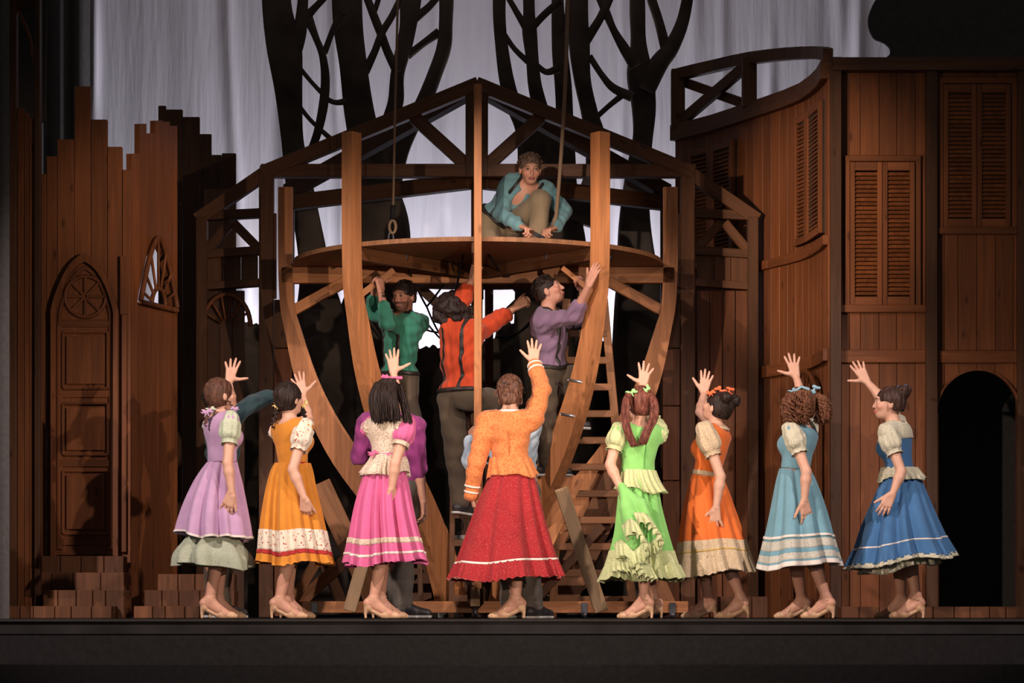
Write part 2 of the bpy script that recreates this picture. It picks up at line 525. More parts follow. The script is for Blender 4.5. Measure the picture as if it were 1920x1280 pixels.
# steps of wooden blocks
def block_step(x0, x1, ytop, Y, label, n, depth=0.4):
    b0 = P((x0 + x1) / 2, 1150, Y); b0.z = 0
    t = empty('wooden_step', b0, label, 'step', 'stepped block plinths')
    r = random.Random(int(x0 + ytop)); cuts = [x0 + (x1 - x0) * (i + (r.uniform(-0.18, 0.18) if 0 < i < n else 0)) / n for i in range(n + 1)]
    h = P(0, ytop, Y).z
    for i in range(n):
        p0, p1 = P(cuts[i], 0, Y), P(cuts[i + 1], 0, Y)
        beam('block', ((p0.x + p1.x) / 2, Y + depth / 2, 0.0), ((p0.x + p1.x) / 2, Y + depth / 2, h), p1.x - p0.x - 0.005, depth, W_BLOCK, t, (1, 0, 0), 0.004)


block_step(-40, 210, 1136, 1.15, 'lowest row of wooden blocks before the gothic door', 7, 0.3)
block_step(80, 233, 1106, 1.47, 'second row of wooden blocks before the gothic door', 5, 0.3)
block_step(48, 233, 1073, 1.79, 'third row of wooden blocks before the gothic door', 4, 0.3)
block_step(72, 232, 1042, 2.11, 'topmost row of wooden blocks at the foot of the gothic door', 4, 0.2)
block_step(250, 440, 1136, 1.5, 'lowest row of wooden blocks below the fan window', 6, 0.35)
block_step(270, 440, 1106, 1.87, 'middle row of wooden blocks below the fan window', 5, 0.3)
block_step(295, 440, 1076, 2.19, 'topmost row of wooden blocks below the fan window', 4, 0.2)

# angled wall with fan window
def YA(px): return 2.46 + (px - 246) / 84.0 * 0.9
aw = empty('angled_plank_wall', (P(288, 0, YA(288)).x, YA(288), 0), 'angled ruined plank wall with a pointed fan window, beside the gothic door', 'stage scenery')
TIPS = [(247, 262, 288), (262, 275, 232), (275, 291, 250), (291, 306, 226), (306, 319, 228), (319, 333, 236)]


def archy(px):                                   # window arch height (px) over the opening 258..326
    t = abs(px - 291) / 34.0
    return 446 + 124 * t ** 1.7


def angled_plank(x0, x1, yt0, yt1, yb0, yb1, nm='plank'):
    n = 3
    V = []
    A = Vector((P(x0, 0, YA(x0)).x, YA(x0), 0)); Bv = Vector((P(x1, 0, YA(x1)).x, YA(x1), 0))
    tdir = (Bv - A).normalized(); nrm = Vector((-tdir.y, tdir.x, 0)) * 0.045
    za0, za1 = P(x0, yt0, YA(x0)).z, P(x1, yt1, YA(x1)).z
    zb0, zb1 = max(0, P(x0, yb0, YA(x0)).z), max(0, P(x1, yb1, YA(x1)).z)
    Bv = Bv - tdir * 0.003
    c = (A + Bv) / 2
    pts = [A + Vector((0, 0, zb0)), Bv + Vector((0, 0, zb1)), Bv + Vector((0, 0, za1)), A + Vector((0, 0, za0))]
    V = [p - c for p in pts] + [p + nrm - c for p in pts]
    o = link(nm, pymesh(nm, V, [(0, 1, 2, 3), (7, 6, 5, 4), (0, 4, 5, 1), (1, 5, 6, 2), (2, 6, 7, 3), (3, 7, 4, 0)]), W_WALL, aw)
    place(o, c, aw)


for x0, x1, yt in TIPS:
    if x0 < 250:
        angled_plank(x0, 258, yt, yt, 1157, 1157); angled_plank(258, x1, yt, yt, archy(258), archy(x1)); angled_plank(258, x1, 566, 568, 1157, 1157)
    else:
        xe = min(x1, 326)
        if x0 < 291 < x1 - 2:
            angled_plank(x0, 291, yt, yt, archy(x0), 446); angled_plank(291, x1, yt, yt, 446, archy(x1))
        else:
            angled_plank(x0, xe, yt, yt, archy(x0), archy(xe))
        angled_plank(x0, xe, 566 + (x0 - 258) * 0.24, 566 + (xe - 258) * 0.24, 1157, 1157)
        if xe < x1: angled_plank(xe, x1, yt, yt, 1157, 1157)
def PA(px, py, out=0.03):
    q = P(px, py, YA(px)); q.x += out * 0.9; q.y -= out * 0.3
    return q
fw = empty('fan_window', (0, 0, 0)); fw.parent = aw; place(fw, PA(291, 575), aw)
tubeobj('window_frame', [[PA(x, archy(x)) for x in np.linspace(258, 326, 30)]], [0.022], W_TRIM, fw, 6)
tubeobj('window_sill', [[PA(258, 566), PA(326, 582)]], [0.022], W_TRIM, fw, 6)
tubeobj('fan_hub', [[PA(291 + 13 * math.cos(a), 575 - 34 * math.sin(a)) for a in np.linspace(0, math.pi, 16)]], [0.018], W_TRIM, fw, 6)
for a in (18, 45, 70, 90, 110, 135, 160):
    c_, s_ = math.cos(math.radians(a)), math.sin(math.radians(a))
    x, y, k = 291 + 13 * c_, 575 - 34 * s_, 0
    x1_, y1_ = x, y
    while abs(x1_ - 291) < 33 and y1_ > archy(x1_) and k < 200:
        x1_ += c_ * 0.6; y1_ -= s_ * 1.5; k += 1
    tubeobj('fan_spoke', [[PA(x, y), PA(x1_, y1_)]], [0.012], W_TRIM, fw, 6)

# stepped planks further back; dark wood colour stands in for their shade
BY = 5.45
bw = empty('broken_plank_wall', (P(370, 0, BY).x, BY, 0), 'broken plank wall with stepped top, shade put into its dark colour, behind the fan window wall', 'stage scenery')
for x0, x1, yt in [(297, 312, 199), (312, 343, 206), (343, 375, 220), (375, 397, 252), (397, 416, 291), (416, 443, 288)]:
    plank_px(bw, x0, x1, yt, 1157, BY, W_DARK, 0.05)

# left tower strip
TYL = 1.62
tw = empty('plank_tower', (P(50, 0, TYL).x, TYL, 0), 'narrow plank tower with an arched opening near the left edge', 'stage scenery')
for x0, x1, yt in [(33, 46, 203), (46, 55, 212), (55, 66, 221)]:
    plank_px(tw, x0, x1, yt, 1157, TYL, W_WALL, 0.03)
plank_px(tw, 18, 33, -80, 1157, TYL, W_DARK, 0.1, 'post')
plank_px(tw, 66, 77, -80, 1157, TYL, W_DARK, 0.1, 'post')
plank_px(tw, 33, 66, -80, 18, TYL, W_DARK, 0.03, 'lintel')
archring('arch_trim', smoothpath([(66, 120), (60, 75), (50, 45), (38, 22), (33, 18)], 12), smoothpath([(62, 120), (56, 78), (46, 50), (36, 28), (33, 24)], 12), TYL, 0.03, W_TRIM, tw)
beam('backing', P(50, 230, TYL + 0.5), P(50, -80, TYL + 0.5), 0.3, 0.03, BACKING, tw, (1, 0, 0))  # black sheet standing in for the shade inside the arch

# ================================================================== RIGHT: HOUSE
HY = 2.6
hs = empty('wooden_house', (P(1740, 0, HY).x, HY, 0), 'flat plank house front with two louvred windows and an arched doorway', 'stage scenery')


def shutters(parent, leaf_px, y0, y1, Y, nsl, casing=None):
    s = s_at(Y)
    for (xa, xb) in leaf_px:
        sh = empty('shutter', (0, 0, 0)); sh.parent = parent; place(sh, P((xa + xb) / 2, y1, Y - 0.03), parent)
        st = 9
        for x in (xa + st / 2, xb - st / 2): bar_px(sh, x, y1, x, y0, st, Y - 0.03, W_WALL, 0.035, 'stile')
        for y, h in ((y0 + 8, 16), (y1 - 8, 16)): bar_px(sh, xa + st, y, xb - st, y, h, Y - 0.03, W_WALL, 0.033, 'rail')
        me = boxmesh((xb - xa - 2 * st) / s, 0.008, 0.030, 0)
        if not me.materials: me.materials.append(W_WALL)
        for k in range(nsl):
            y = y0 + 18 + (y1 - y0 - 36) * (k + 0.5) / nsl
            o = bpy.data.objects.new('slat', me); COL.objects.link(o); o.parent = sh
            o.rotation_euler = (math.radians(-38), 0, 0)
            place(o, P((xa + xb) / 2, y, Y - 0.03), sh)


beam('backing', (P(1785, 0, HY).x, HY + 0.9, 0), (P(1785, 0, HY).x, HY + 0.9, 4.37), 1.7, 0.03, BACKING, hs, (1, 0, 0))  # added black sheet, stands in for shade inside doorway and louvres
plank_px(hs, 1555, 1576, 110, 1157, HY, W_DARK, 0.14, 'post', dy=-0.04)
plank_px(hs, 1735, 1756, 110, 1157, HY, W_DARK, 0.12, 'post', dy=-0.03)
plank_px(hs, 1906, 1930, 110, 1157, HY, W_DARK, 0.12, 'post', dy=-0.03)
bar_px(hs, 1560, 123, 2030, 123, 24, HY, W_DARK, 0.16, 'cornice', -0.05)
C1 = [1577, 1592, 1613, 1648, 1681, 1716, 1735]
for a, c in zip(C1[:-1], C1[1:]):
    plank_px(hs, a, c, 135, 292, HY); plank_px(hs, a, c, 586, 656, HY); plank_px(hs, a, c, 680, 1138, HY)
plank_px(hs, 1577, 1584, 290, 574, HY); plank_px(hs, 1726, 1735, 290, 574, HY)
for x0, x1 in ((1582, 1593), (1716, 1726)): plank_px(hs, x0, x1, 294, 574, HY, W_TRIM, 0.07, 'casing', dy=-0.01)
bar_px(hs, 1582, 298, 1726, 298, 11, HY, W_TRIM, 0.07, 'casing', -0.012)
bar_px(hs, 1576, 579, 1735, 579, 14, HY, W_TRIM, 0.07, 'sill', -0.02)
bar_px(hs, 1576, 668, 1735, 668, 24, HY, W_TRIM, 0.05, 'rail', -0.015)
shutters(hs, ((1594, 1654), (1655, 1715)), 304, 572, HY, 29)
C2 = [1757, 1770, 1796, 1831, 1866, 1900, 1906]
for a, c in zip(C2[:-1], C2[1:]):
    plank_px(hs, a, c, 440, 657, HY); plank_px(hs, a, c, 135, 150, HY)
for x0, x1 in ((1757, 1768), (1896, 1906)): plank_px(hs, x0, x1, 148, 428, HY, W_TRIM, 0.07, 'casing', dy=-0.01)
bar_px(hs, 1757, 152, 1906, 152, 11, HY, W_TRIM, 0.07, 'casing', -0.012)
bar_px(hs, 1756, 433, 1906, 433, 14, HY, W_TRIM, 0.07, 'sill', -0.02)
bar_px(hs, 1756, 669, 1906, 669, 23, HY, W_TRIM, 0.05, 'rail', -0.015)
shutters(hs, ((1769, 1831), (1832, 1895)), 158, 426, HY, 29)
# arched doorway: planks above the arch cut to its curve
def archtop(px): return 775 - 80 * math.sqrt(max(0, 1 - ((px - 1833) / 76.0) ** 2))
for a, c in zip(C2[:-1], C2[1:]):
    xs = np.linspace(a + 0.4, c - 0.4, 6)
    pl = [(P(x, min(archtop(x), 1137 if abs(x - 1833) >= 76 else 9999), HY).x, P(x, archtop(x) if abs(x - 1833) < 76 else 1137, HY).z) for x in xs]
    pl += [(P(xs[-1], 0, HY).x, P(0, 681, HY).z), (P(xs[0], 0, HY).x, P(0, 681, HY).z)]
    prism('plank', pl, HY - 0.015, HY + 0.015, W_WALL, hs)
ao = [(1833 - 80 * math.cos(t), 775 - 84 * math.sin(t)) for t in np.linspace(0, math.pi, 24)]
ai = [(1833 - 76 * math.cos(t), 775 - 80 * math.sin(t)) for t in np.linspace(0, math.pi, 24)]
archring('arch_trim', ao, ai, HY - 0.015, 0.03, W_TRIM, hs)
for x in (1757, 1909): bar_px(hs, x, 775, x, 1137, 5, HY - 0.015, W_TRIM, 0.03, 'jamb', -0.01)
block_step(1577, 1925, 1137, 2.1, 'long low plinth of wooden blocks under the house with shutters', 10, 0.28)

# ---- curved wall
cv = [np.array((P(px, 0, Y).x, Y)) for px, Y in ((1268, 5.3), (1340, 4.85), (1402, 4.36), (1505, 3.53), (1545, 2.9), (1556, 2.55))]
CV = smoothpath(cv, 400)
CPX = np.array([960 + p[0] * FPX / (p[1] - CAMY) for p in CV])


def cpt(px):
    i = int(np.argmin(np.abs(CPX - px)))
    i0, i1 = max(0, i - 2), min(400, i + 2)
    t = CV[i1] - CV[i0]; t = t / np.linalg.norm(t)
    n = np.array((-abs(t[1]), -abs(t[0])))     # faces the stage centre
    return Vector((CV[i][0], CV[i][1], 0)), Vector((t[0], t[1], 0)), Vector((n[0], n[1], 0)).normalized()


cw = empty('curved_house_wall', cpt(1430)[0], 'curved plank wall with louvred windows and open timber balustrade', 'stage scenery')


def cseg(name, pa, pb, z0, z1, th, mat, parent=cw, off=0.0):
    a, ta, na = cpt(pa); b2, tb, nb = cpt(pb)
    n = ((na + nb) / 2).normalized()
    mid = (a + b2) / 2 + n * off
    return beam(name, mid + Vector((0, 0, z0)), mid + Vector((0, 0, z1)), (b2 - a).length - 0.004, th, mat, parent, tuple(b2 - a), 0.003)


# equal plank widths along the curve
seg = np.array([0] + list(np.cumsum([np.linalg.norm(CV[i + 1] - CV[i]) for i in range(400)])))
def px_at(f): return CPX[int(np.argmin(np.abs(seg - f * seg[-1])))]
NPL = 22
for i in range(NPL):
    cseg('plank', px_at(i / NPL), px_at((i + 1) / NPL), 0.0, 4.22, 0.03, W_WALL)
for i in range(10):
    a, c = px_at(i / 10), px_at((i + 1) / 10)
    A, tA, nA = cpt(a); B2, tB, nB = cpt(c)
    n = (nA + nB).normalized() * 0.03
    beam('cornice', A + n + Vector((0, 0, 4.285)), B2 + n + Vector((0, 0, 4.285)), 0.14, 0.09, W_BEAM, cw, (0, 0, 1))
    beam('sill_band', A + n + Vector((0, 0, 2.955)), B2 + n + Vector((0, 0, 2.955)), 0.075, 0.05, W_TRIM, cw, (0, 0, 1))
    beam('dado_band', A + n + Vector((0, 0, 2.06)), B2 + n + Vector((0, 0, 2.06)), 0.10, 0.05, W_TRIM, cw, (0, 0, 1))
    f0, f1 = i / 10, (i + 1) / 10
    beam('top_rail', A + n * 0.5 + Vector((0, 0, 4.80 - 0.40 * f0 ** 2)), B2 + n * 0.5 + Vector((0, 0, 4.80 - 0.40 * f1 ** 2)), 0.10, 0.08, W_BEAM, cw, (0, 0, 1))


def cbar(name, pa, za, pb, zb, wd, th, mat=None, off=0.02, parent=None):
    a, _, na = cpt(pa); b2, _, nb = cpt(pb)
    return beam(name, a + na * off + Vector((0, 0, za)), b2 + nb * off + Vector((0, 0, zb)), wd, th, mat or W_BEAM, parent or cw, (0, 0, 1) if abs(zb - za) < (b2 - a).length else tuple(b2 - a + Vector((1e-4, 0, 0))))


for px, zt in ((1274, 4.84), (1408, 4.74)): cbar('post', px, 4.32, px + 0.01, zt, 0.12, 0.12)
cbar('brace', 1278, 4.37, 1400, 4.68, 0.10, 0.05); cbar('brace', 1278, 4.73, 1395, 4.37, 0.08, 0.05, off=-0.05)


def cshutter(pa, pb, z0, z1, nsl):
    pm = (pa + pb) / 2
    for a, c in ((pa, pm), (pm, pb)):
        A, t, n = cpt((a + c) / 2)
        L = (cpt(c)[0] - cpt(a)[0]).length
        td = (cpt(c)[0] - cpt(a)[0]).normalized()
        nn = Vector((td.y, -td.x, 0))
        if nn.dot(n) < 0: nn = -nn
        base = (cpt(a)[0] + cpt(c)[0]) / 2 + nn * 0.05
        sh = empty('shutter', (0, 0, 0)); sh.parent = cw; place(sh, base + Vector((0, 0, z0)), cw)
        for k in (-1, 1):
            q = base + td * (k * (L / 2 - 0.03))
            beam('stile', q + Vector((0, 0, z0)), q + Vector((0, 0, z1)), 0.055, 0.035, W_WALL, sh, tuple(td))
        for z in (z0 + 0.03, z1 - 0.03):
            beam('rail', base - td * (L / 2 - 0.05) + Vector((0, 0, z)), base + td * (L / 2 - 0.05) + Vector((0, 0, z)), 0.06, 0.033, W_WALL, sh, (0, 0, 1))
        for k in range(nsl):
            z = z0 + 0.07 + (z1 - z0 - 0.14) * (k + 0.5) / nsl
            v = (nn * 0.6 - Vector((0, 0, 1)) * 0.8)
            beam('slat', base - td * (L / 2 - 0.055) + Vector((0, 0, z)), base + td * (L / 2 - 0.055) + Vector((0, 0, z)), 0.032, 0.008, W_WALL, sh, tuple(v), 0)
    cseg('backing', pa, pb, z0, z1, 0.012, BACKING, off=0.022)  # black sheet standing in for the shade behind the slats


cshutter(1501, 1551, 3.04, 4.09, 28)
cshutter(1300, 1385, 3.04, 4.09, 26)
# fan doors low on the curved wall
def fan_door(pa, pb, zs):
    d = empty('fan_door', (0, 0, 0)); d.parent = cw
    A, B2 = cpt(pa)[0], cpt(pb)[0]
    td = (B2 - A).normalized(); L = (B2 - A).length
    n = cpt((pa + pb) / 2)[2]
    c = (A + B2) / 2 + n * 0.08
    place(d, c, cw)
    R = L / 2
    up = Vector((0, 0, 1))
    tubeobj('fan_arch', [[c + up * zs + td * (R * math.cos(a)) + up * (R * 0.75 * math.sin(a)) for a in np.linspace(0, math.pi, 24)]], [0.022], W_TRIM, d, 6)
    for i in range(1, 8):
        a = math.pi * i / 8
        tubeobj('fan_spoke', [[c + up * zs + td * (0.2 * R * math.cos(a)) + up * (R * 0.15 * math.sin(a)), c + up * zs + td * (R * math.cos(a)) + up * (R * 0.75 * math.sin(a))]], [0.011], W_TRIM, d, 5)
    for k in (-1, 1): beam('stile', c + td * (k * R), c + td * (k * R) + up * zs, 0.06, 0.04, W_TRIM, d, tuple(td))
    for z in (zs, zs * 0.55, 0.12): beam('rail', c - td * R + up * z, c + td * R + up * z, 0.06, 0.04, W_TRIM, d, (0, 0, 1))


fan_door(1500, 1550, 1.68)
fan_door(1330, 1420, 1.40)
block_step(1350, 1440, 1118, 3.3, 'short wooden block step behind the orange dress', 3, 0.3)
# ================================================================== GABLED TIMBER WORKSHOP
GY = 4.05
gb = empty('gabled_frame', (P(895, 0, GY).x, GY, 0), 'open gabled timber frame with side bays behind the boat ribs', 'stage scenery')


def gbar(name, x0, y0, x1, y1, wpx, mat=None, th=0.12, Y=GY, dy=0.0):
    return bar_px(gb, x0, y0, x1, y1, wpx, Y, mat or W_BEAM, th, name, dy)


gbar('post', 500, 1157, 500, 318, 27); gbar('post', 1289, 1157, 1289, 318, 27)
gbar('rafter', 492, 325, 897, 158, 25, dy=-0.002); gbar('rafter', 1300, 325, 893, 158, 25, dy=-0.004)
gbar('tie_beam', 490, 321, 1304, 321, 24, dy=0.01)
gbar('king_post', 894, 330, 894, 165, 42, W_DARK, dy=0.004)
gbar('brace', 776, 220, 884, 318, 24, dy=0.014, th=0.09); gbar('brace', 1014, 220, 905, 318, 24, dy=0.018, th=0.09)
zb = P(895, 334, GY).z
for sx, px in ((-1, 540), (1, 1250)):
    a = Vector((P(895, 0, 4.2).x + sx * 0.05, 4.2, zb)); b2 = Vector((P(px, 0, 5.4).x, 5.4, zb))
    beam('plate_beam', a, b2, 0.13, 0.10, W_BEAM, gb, (0, 0, 1))
    r0 = P(895, 172, 4.18); r0.x += sx * 0.08
    beam('hip_rafter', r0, b2 + Vector((0, 0, 0.10)), 0.13, 0.10, W_DARK, gb, (0, 0, 1))
    beam('post', Vector((b2.x, 5.4, 0)), b2 + Vector((0, 0, 0.06)), 0.11, 0.11, W_DARK, gb, (1, 0, 0))
# side bays
for mx, xs in ((0, 1), (1, -1)):
    def X(x): return x if mx == 0 else 1790 - x
    gbar('rafter', X(496), 326, X(370), 413, 24, W_BEAM, dy=0.006)
    gbar('post', X(379), 1157, X(379), 408, 20, W_BEAM)
    gbar('rail', X(372), 406, X(488), 400, 17, W_BEAM, 0.10, dy=0.01)
    gbar('brace', X(388), 470, X(432), 418, 17, W_BEAM, 0.08); gbar('brace', X(438), 418, X(484), 465, 17, W_BEAM, 0.08, dy=0.006)
    gbar('rail', X(372), 478, X(488), 470, 16, W_BEAM, 0.10, dy=0.008)
    gbar('rail', X(372), 538, X(488), 530, 14, W_BEAM, 0.10, dy=0.008)
    for k in range(3):
        xa = 388 + k * 32
        plank_px(gb, min(X(xa), X(xa + 32)), max(X(xa), X(xa + 32)), 480, 532, GY + 0.02, W_BEAM, 0.03)
    for k in range(4):
        xa = 388 + k * 24
        if mx == 0 and k == 3: continue
        plank_px(gb, min(X(xa), X(xa + 23)), max(X(xa), X(xa + 23)), 545, 1157, GY + 0.03, W_DARK if mx == 0 else W_WALL, 0.03)  # left bay planks darkened to stand in for its unlit inside
    # side panel boards behind the outer rib
    for ya, yb, mt in ((400, 560, W_BEAM), (562, 652, W_BEAM), (654, 760, W_WALL), (762, 900, W_WALL), (902, 1155, W_WALL)):
        plank_px(gb, min(X(514), X(548)), max(X(514), X(548)), ya, yb, GY - 0.02, mt, 0.03, 'board') if ya > 560 else plank_px(gb, min(X(513), X(519)), max(X(513), X(519)), ya, yb, GY - 0.02, mt, 0.03, 'board')
# fan light in the left bay
fc = P(425, 612, GY - 0.02)
tubeobj('fan_arch', [[fc + Vector((0.2 * math.cos(a), 0, 0.27 * math.sin(a))) for a in np.linspace(0, math.pi, 20)]], [0.02], W_TRIM, gb, 6)
for i in range(1, 7):
    a = math.pi * i / 7
    tubeobj('fan_spoke', [[fc + Vector((0.05 * math.cos(a), 0, 0.06 * math.sin(a))), fc + Vector((0.2 * math.cos(a), 0, 0.27 * math.sin(a)))]], [0.011], W_TRIM, gb, 5)

# ================================================================== BOAT SKELETON
BX, BYc, RR = -0.277, 3.4, 1.62
bt = empty('boat_skeleton', (BX, BYc, 0), 'wooden boat skeleton of curved ribs around a round raised platform', 'boat')
PROF = [(0.12, 0.30), (0.5, 0.40), (0.86, 0.55), (1.3, 0.745), (1.8, 0.89), (2.3, 0.965), (2.77, 1.0), (4.2, 1.0)]
def prof(z): return float(np.interp(z, [p[0] for p in PROF], [p[1] for p in PROF]))
ZS = np.array([p[0] for p in PROF]); RS = np.array([p[1] for p in PROF])
_sm = smoothpath(PROF, 120)
def prof(z): return float(np.interp(z, [p[0] for p in _sm], [p[1] for p in _sm]))


def rib(deg, ztop, th=0.10, zbot=0.12):
    """curved board standing in the radial plane; deg 0 faces the audience"""
    a = math.radians(deg)
    rad = Vector((math.sin(a), -math.cos(a), 0)); tan = Vector((math.cos(a), math.sin(a), 0))
    V, F = [], []
    zs = np.linspace(zbot, ztop, 34)
    c = Vector((BX, BYc, 0)) + rad * 1.4 + Vector((0, 0, 1.6))
    for z in zs:
        ro = RR * prof(z)
        slope = (prof(z + 0.05) - prof(z - 0.05)) * RR / 0.1
        wd = 0.115 + 0.17 * min(1, max(0, (2.5 - z) / 1.4)) * 1.0
        wd *= math.sqrt(1 + 0.6 * slope * slope)
        for r_, s_ in ((ro, 1), (ro - wd, 1), (ro - wd, -1), (ro, -1)):
            V.append(Vector((BX, BYc, z)) + rad * max(0.05, r_) + tan * (s_ * th / 2) - c)
    n = len(zs)
    for i in range(n - 1):
        for k in range(4):
            F.append((4 * i + k, 4 * i + (k + 1) % 4, 4 * i + 4 + (k + 1) % 4, 4 * i + 4 + k))
    F += [(0, 1, 2, 3), (4 * n - 1, 4 * n - 2, 4 * n - 3, 4 * n - 4)]
    me = pymesh('rib', V, F)
    bm = bmesh.new(); bm.from_mesh(me); bmesh.ops.recalc_face_normals(bm, faces=list(bm.faces)); bm.to_mesh(me); bm.free()
    o = link('rib', me, W_RIB, bt)
    place(o, c, bt)
    return o


rib(-90, 3.50, 0.09); rib(90, 3.50, 0.09)
rib(-37.5, 3.72); rib(37.5, 3.72)
# stem and stern posts
st = P(896, 0, 1.83)
beam('stem_post', (st.x, 1.83, 0.22), (st.x, 1.83, 4.02), 0.058, 0.10, W_RIB, bt, (1, 0, 0))
beam('stem_foot', (st.x - 0.02, 1.83, 0.09), (st.x - 0.02, 1.83, 0.24), 0.075, 0.09, W_PALE, bt, (1, 0, 0))
beam('stern_post', (BX - 0.03, 4.98, 0.1), (BX - 0.03, 4.98, 3.85), 0.10, 0.10, W_RIB, bt, (1, 0, 0))
# platform disc
bm = bmesh.new()
bmesh.ops.create_cone(bm, cap_ends=True, segments=96, radius1=1.5, radius2=1.5, depth=0.035)
me = bpy.data.meshes.new('platform'); bm.to_mesh(me); bm.free()
pf = link('platform', me, wood('ply_platform', (0.30, 0.135, 0.058)), bt); place(pf, (BX, BYc, 2.87), bt)
for sx in (-1, 1):
    beam('cross_beam', (BX + sx * 0.03, BYc, 2.785), (BX + sx * 1.60, BYc, 2.785), 0.13, 0.09, W_RIB, bt, (0, 0, 1))
    a = math.radians(37.5)
    p1 = Vector((BX + sx * math.sin(a) * 1.55, BYc - math.cos(a) * 1.55, 2.80)); p0 = Vector((BX + sx * 0.05, BYc - 0.06, 2.80))
    beam('joist', p0, p1, 0.10, 0.06, W_BEAM, bt, (0, 0, 1))
    # inclined struts rib -> platform
    beam('strut', P(895 + sx * 345, 582, 3.40), P(895 + sx * 245, 527, 3.36), 0.085, 0.05, W_RIB, bt, (0, 0, 1))
    # rear inner posts and knee braces
    beam('rear_post', P(895 + sx * 22, 1156, 5.3), P(895 + sx * 22, 525, 5.3), 0.075, 0.08, W_BEAM, bt, (1, 0, 0))
    beam('knee_brace', P(895 + sx * 30, 612, 5.28), P(895 + sx * 125, 522, 5.28), 0.085, 0.06, W_BEAM, bt, (0, 0, 1))
    for q in (0.55, 1.05):
        tubeobj('bolt', [[Vector((BX + sx * q, BYc - 0.75, 2.855)), Vector((BX + sx * q, BYc - 0.75, 2.80))]], [[0.016, 0.009]], IRON, bt, 8)
beam('rear_beam', P(765, 512, 5.3), P(1025, 512, 5.3), 0.11, 0.1, W_BEAM, bt, (0, 0, 1))
beam('joist', (BX, BYc - 1.48, 2.81), (BX, BYc - 0.05, 2.81), 0.09, 0.06, W_BEAM, bt, (0, 0, 1))
beam('joist', (BX, BYc + 0.05, 2.81), (BX, BYc + 1.48, 2.81), 0.09, 0.06, W_BEAM, bt, (0, 0, 1))
# keel and base wagon
beam('keel', (BX, 1.85, 0.18), (BX, 4.95, 0.18), 0.12, 0.14, W_BEAM, bt, (1, 0, 0))
zb0 = 0.085
for Y in (2.35, 4.5):
    beam('base_beam', (P(556, 0, 2.35).x, Y, zb0), (P(1290, 0, 2.35).x, Y, zb0), 0.09, 0.09, W_RIB, bt, (0, 0, 1))
for px in (562, 800, 1000, 1284):
    beam('base_beam', (P(px, 0, 2.35).x, 2.40, zb0 - 0.005), (P(px, 0, 2.35).x, 4.45, zb0 - 0.005), 0.09, 0.08, W_BEAM, bt, (1, 0, 0))
for px in (590, 730, 1095, 1260):
    c = P(px, 0, 2.33)
    tubeobj('caster', [[Vector((c.x - 0.02, 2.3, 0.025)), Vector((c.x + 0.02, 2.3, 0.025))]], [0.025], IRON, bt, 12)
    beam('caster_plate', (c.x, 2.29, 0.03), (c.x, 2.29, 0.12), 0.05, 0.012, IRON, bt, (1, 0, 0))
tubeobj('caster', [[Vector((st.x - 0.04, 1.83, 0.045)), Vector((st.x + 0.0, 1.83, 0.045))]], [0.045], IRON, bt, 14)
# props and diagonal boards under the hull
for (x0, y0, x1, y1, wpx, Y, mt) in [
    (548, 1128, 612, 1022, 20, 2.6, W_MID), (560, 1130, 720, 985, 24, 2.7, W_MID), (655, 1145, 700, 985, 24, 2.2, W_PALE),
    (600, 905, 700, 1120, 40, 3.0, W_MID), (640, 1128, 560, 935, 22, 3.1, W_BEAM),
    (1052, 915, 1128, 1146, 26, 2.05, W_PALE), (1075, 890, 1010, 1030, 44, 2.86, W_RIB),
    (1215, 1040, 1262, 1148, 24, 2.5, W_MID), (1000, 1130, 1130, 985, 16, 2.9, W_BEAM),
    (1050, 1128, 1190, 830, 58, 3.2, W_MID), (1040, 1126, 1175, 1010, 40, 3.35, W_BEAM), (790, 1128, 720, 930, 60, 3.2, W_BEAM), (860, 1128, 770, 985, 60, 3.3, W_BEAM)]:
    beam('prop_board', P(x0, y0, Y), P(x1, y1, Y), wpx / s_at(Y), 0.045, mt, bt, (1, 0, 0))
# pegs on the right front rib
for (px, py) in ((1066, 712), (1052, 776)):
    a0 = P(px + 24, py + 4, 2.02); a1 = P(px, py, 1.95)
    tubeobj('peg', [[a0, a1]], [0.012], plain('steel', (0.5, 0.5, 0.52), 0.35, 0.5, 0.8), bt, 8)
# rigging cords under the platform
def sag(p, q, d, n=12):
    return [Vector(p).lerp(Vector(q), i / n) - Vector((0, 0, d * 4 * (i / n) * (1 - i / n))) for i in range(n + 1)]
cr = []
for (x0, y0, Ya, x1, y1, Yb, d) in [(755, 478, 2.7, 800, 575, 4.6, 0.02), (800, 575, 4.6, 865, 480, 3.4, 0.02), (868, 478, 2.6, 830, 640, 4.8, 0.05), (800, 575, 4.6, 835, 640, 4.9, 0.03),
     (915, 475, 2.6, 980, 560, 4.3, 0.02), (980, 560, 4.3, 1030, 478, 2.8, 0.03), (940, 640, 4.9, 1005, 590, 4.5, 0.04), (780, 610, 4.9, 850, 622, 4.9, 0.03), (640, 500, 3.0, 690, 470, 2.6, 0.02), (790, 590, 4.8, 850, 655, 4.9, 0.03), (930, 632, 4.9, 1002, 600, 4.6, 0.05)]:
    cr.append(sag(P(x0, y0, Ya), P(x1, y1, Yb), d))
for c in cr:
    tubeobj('rigging_cord', [c], [0.009], CORD, bt, 5)

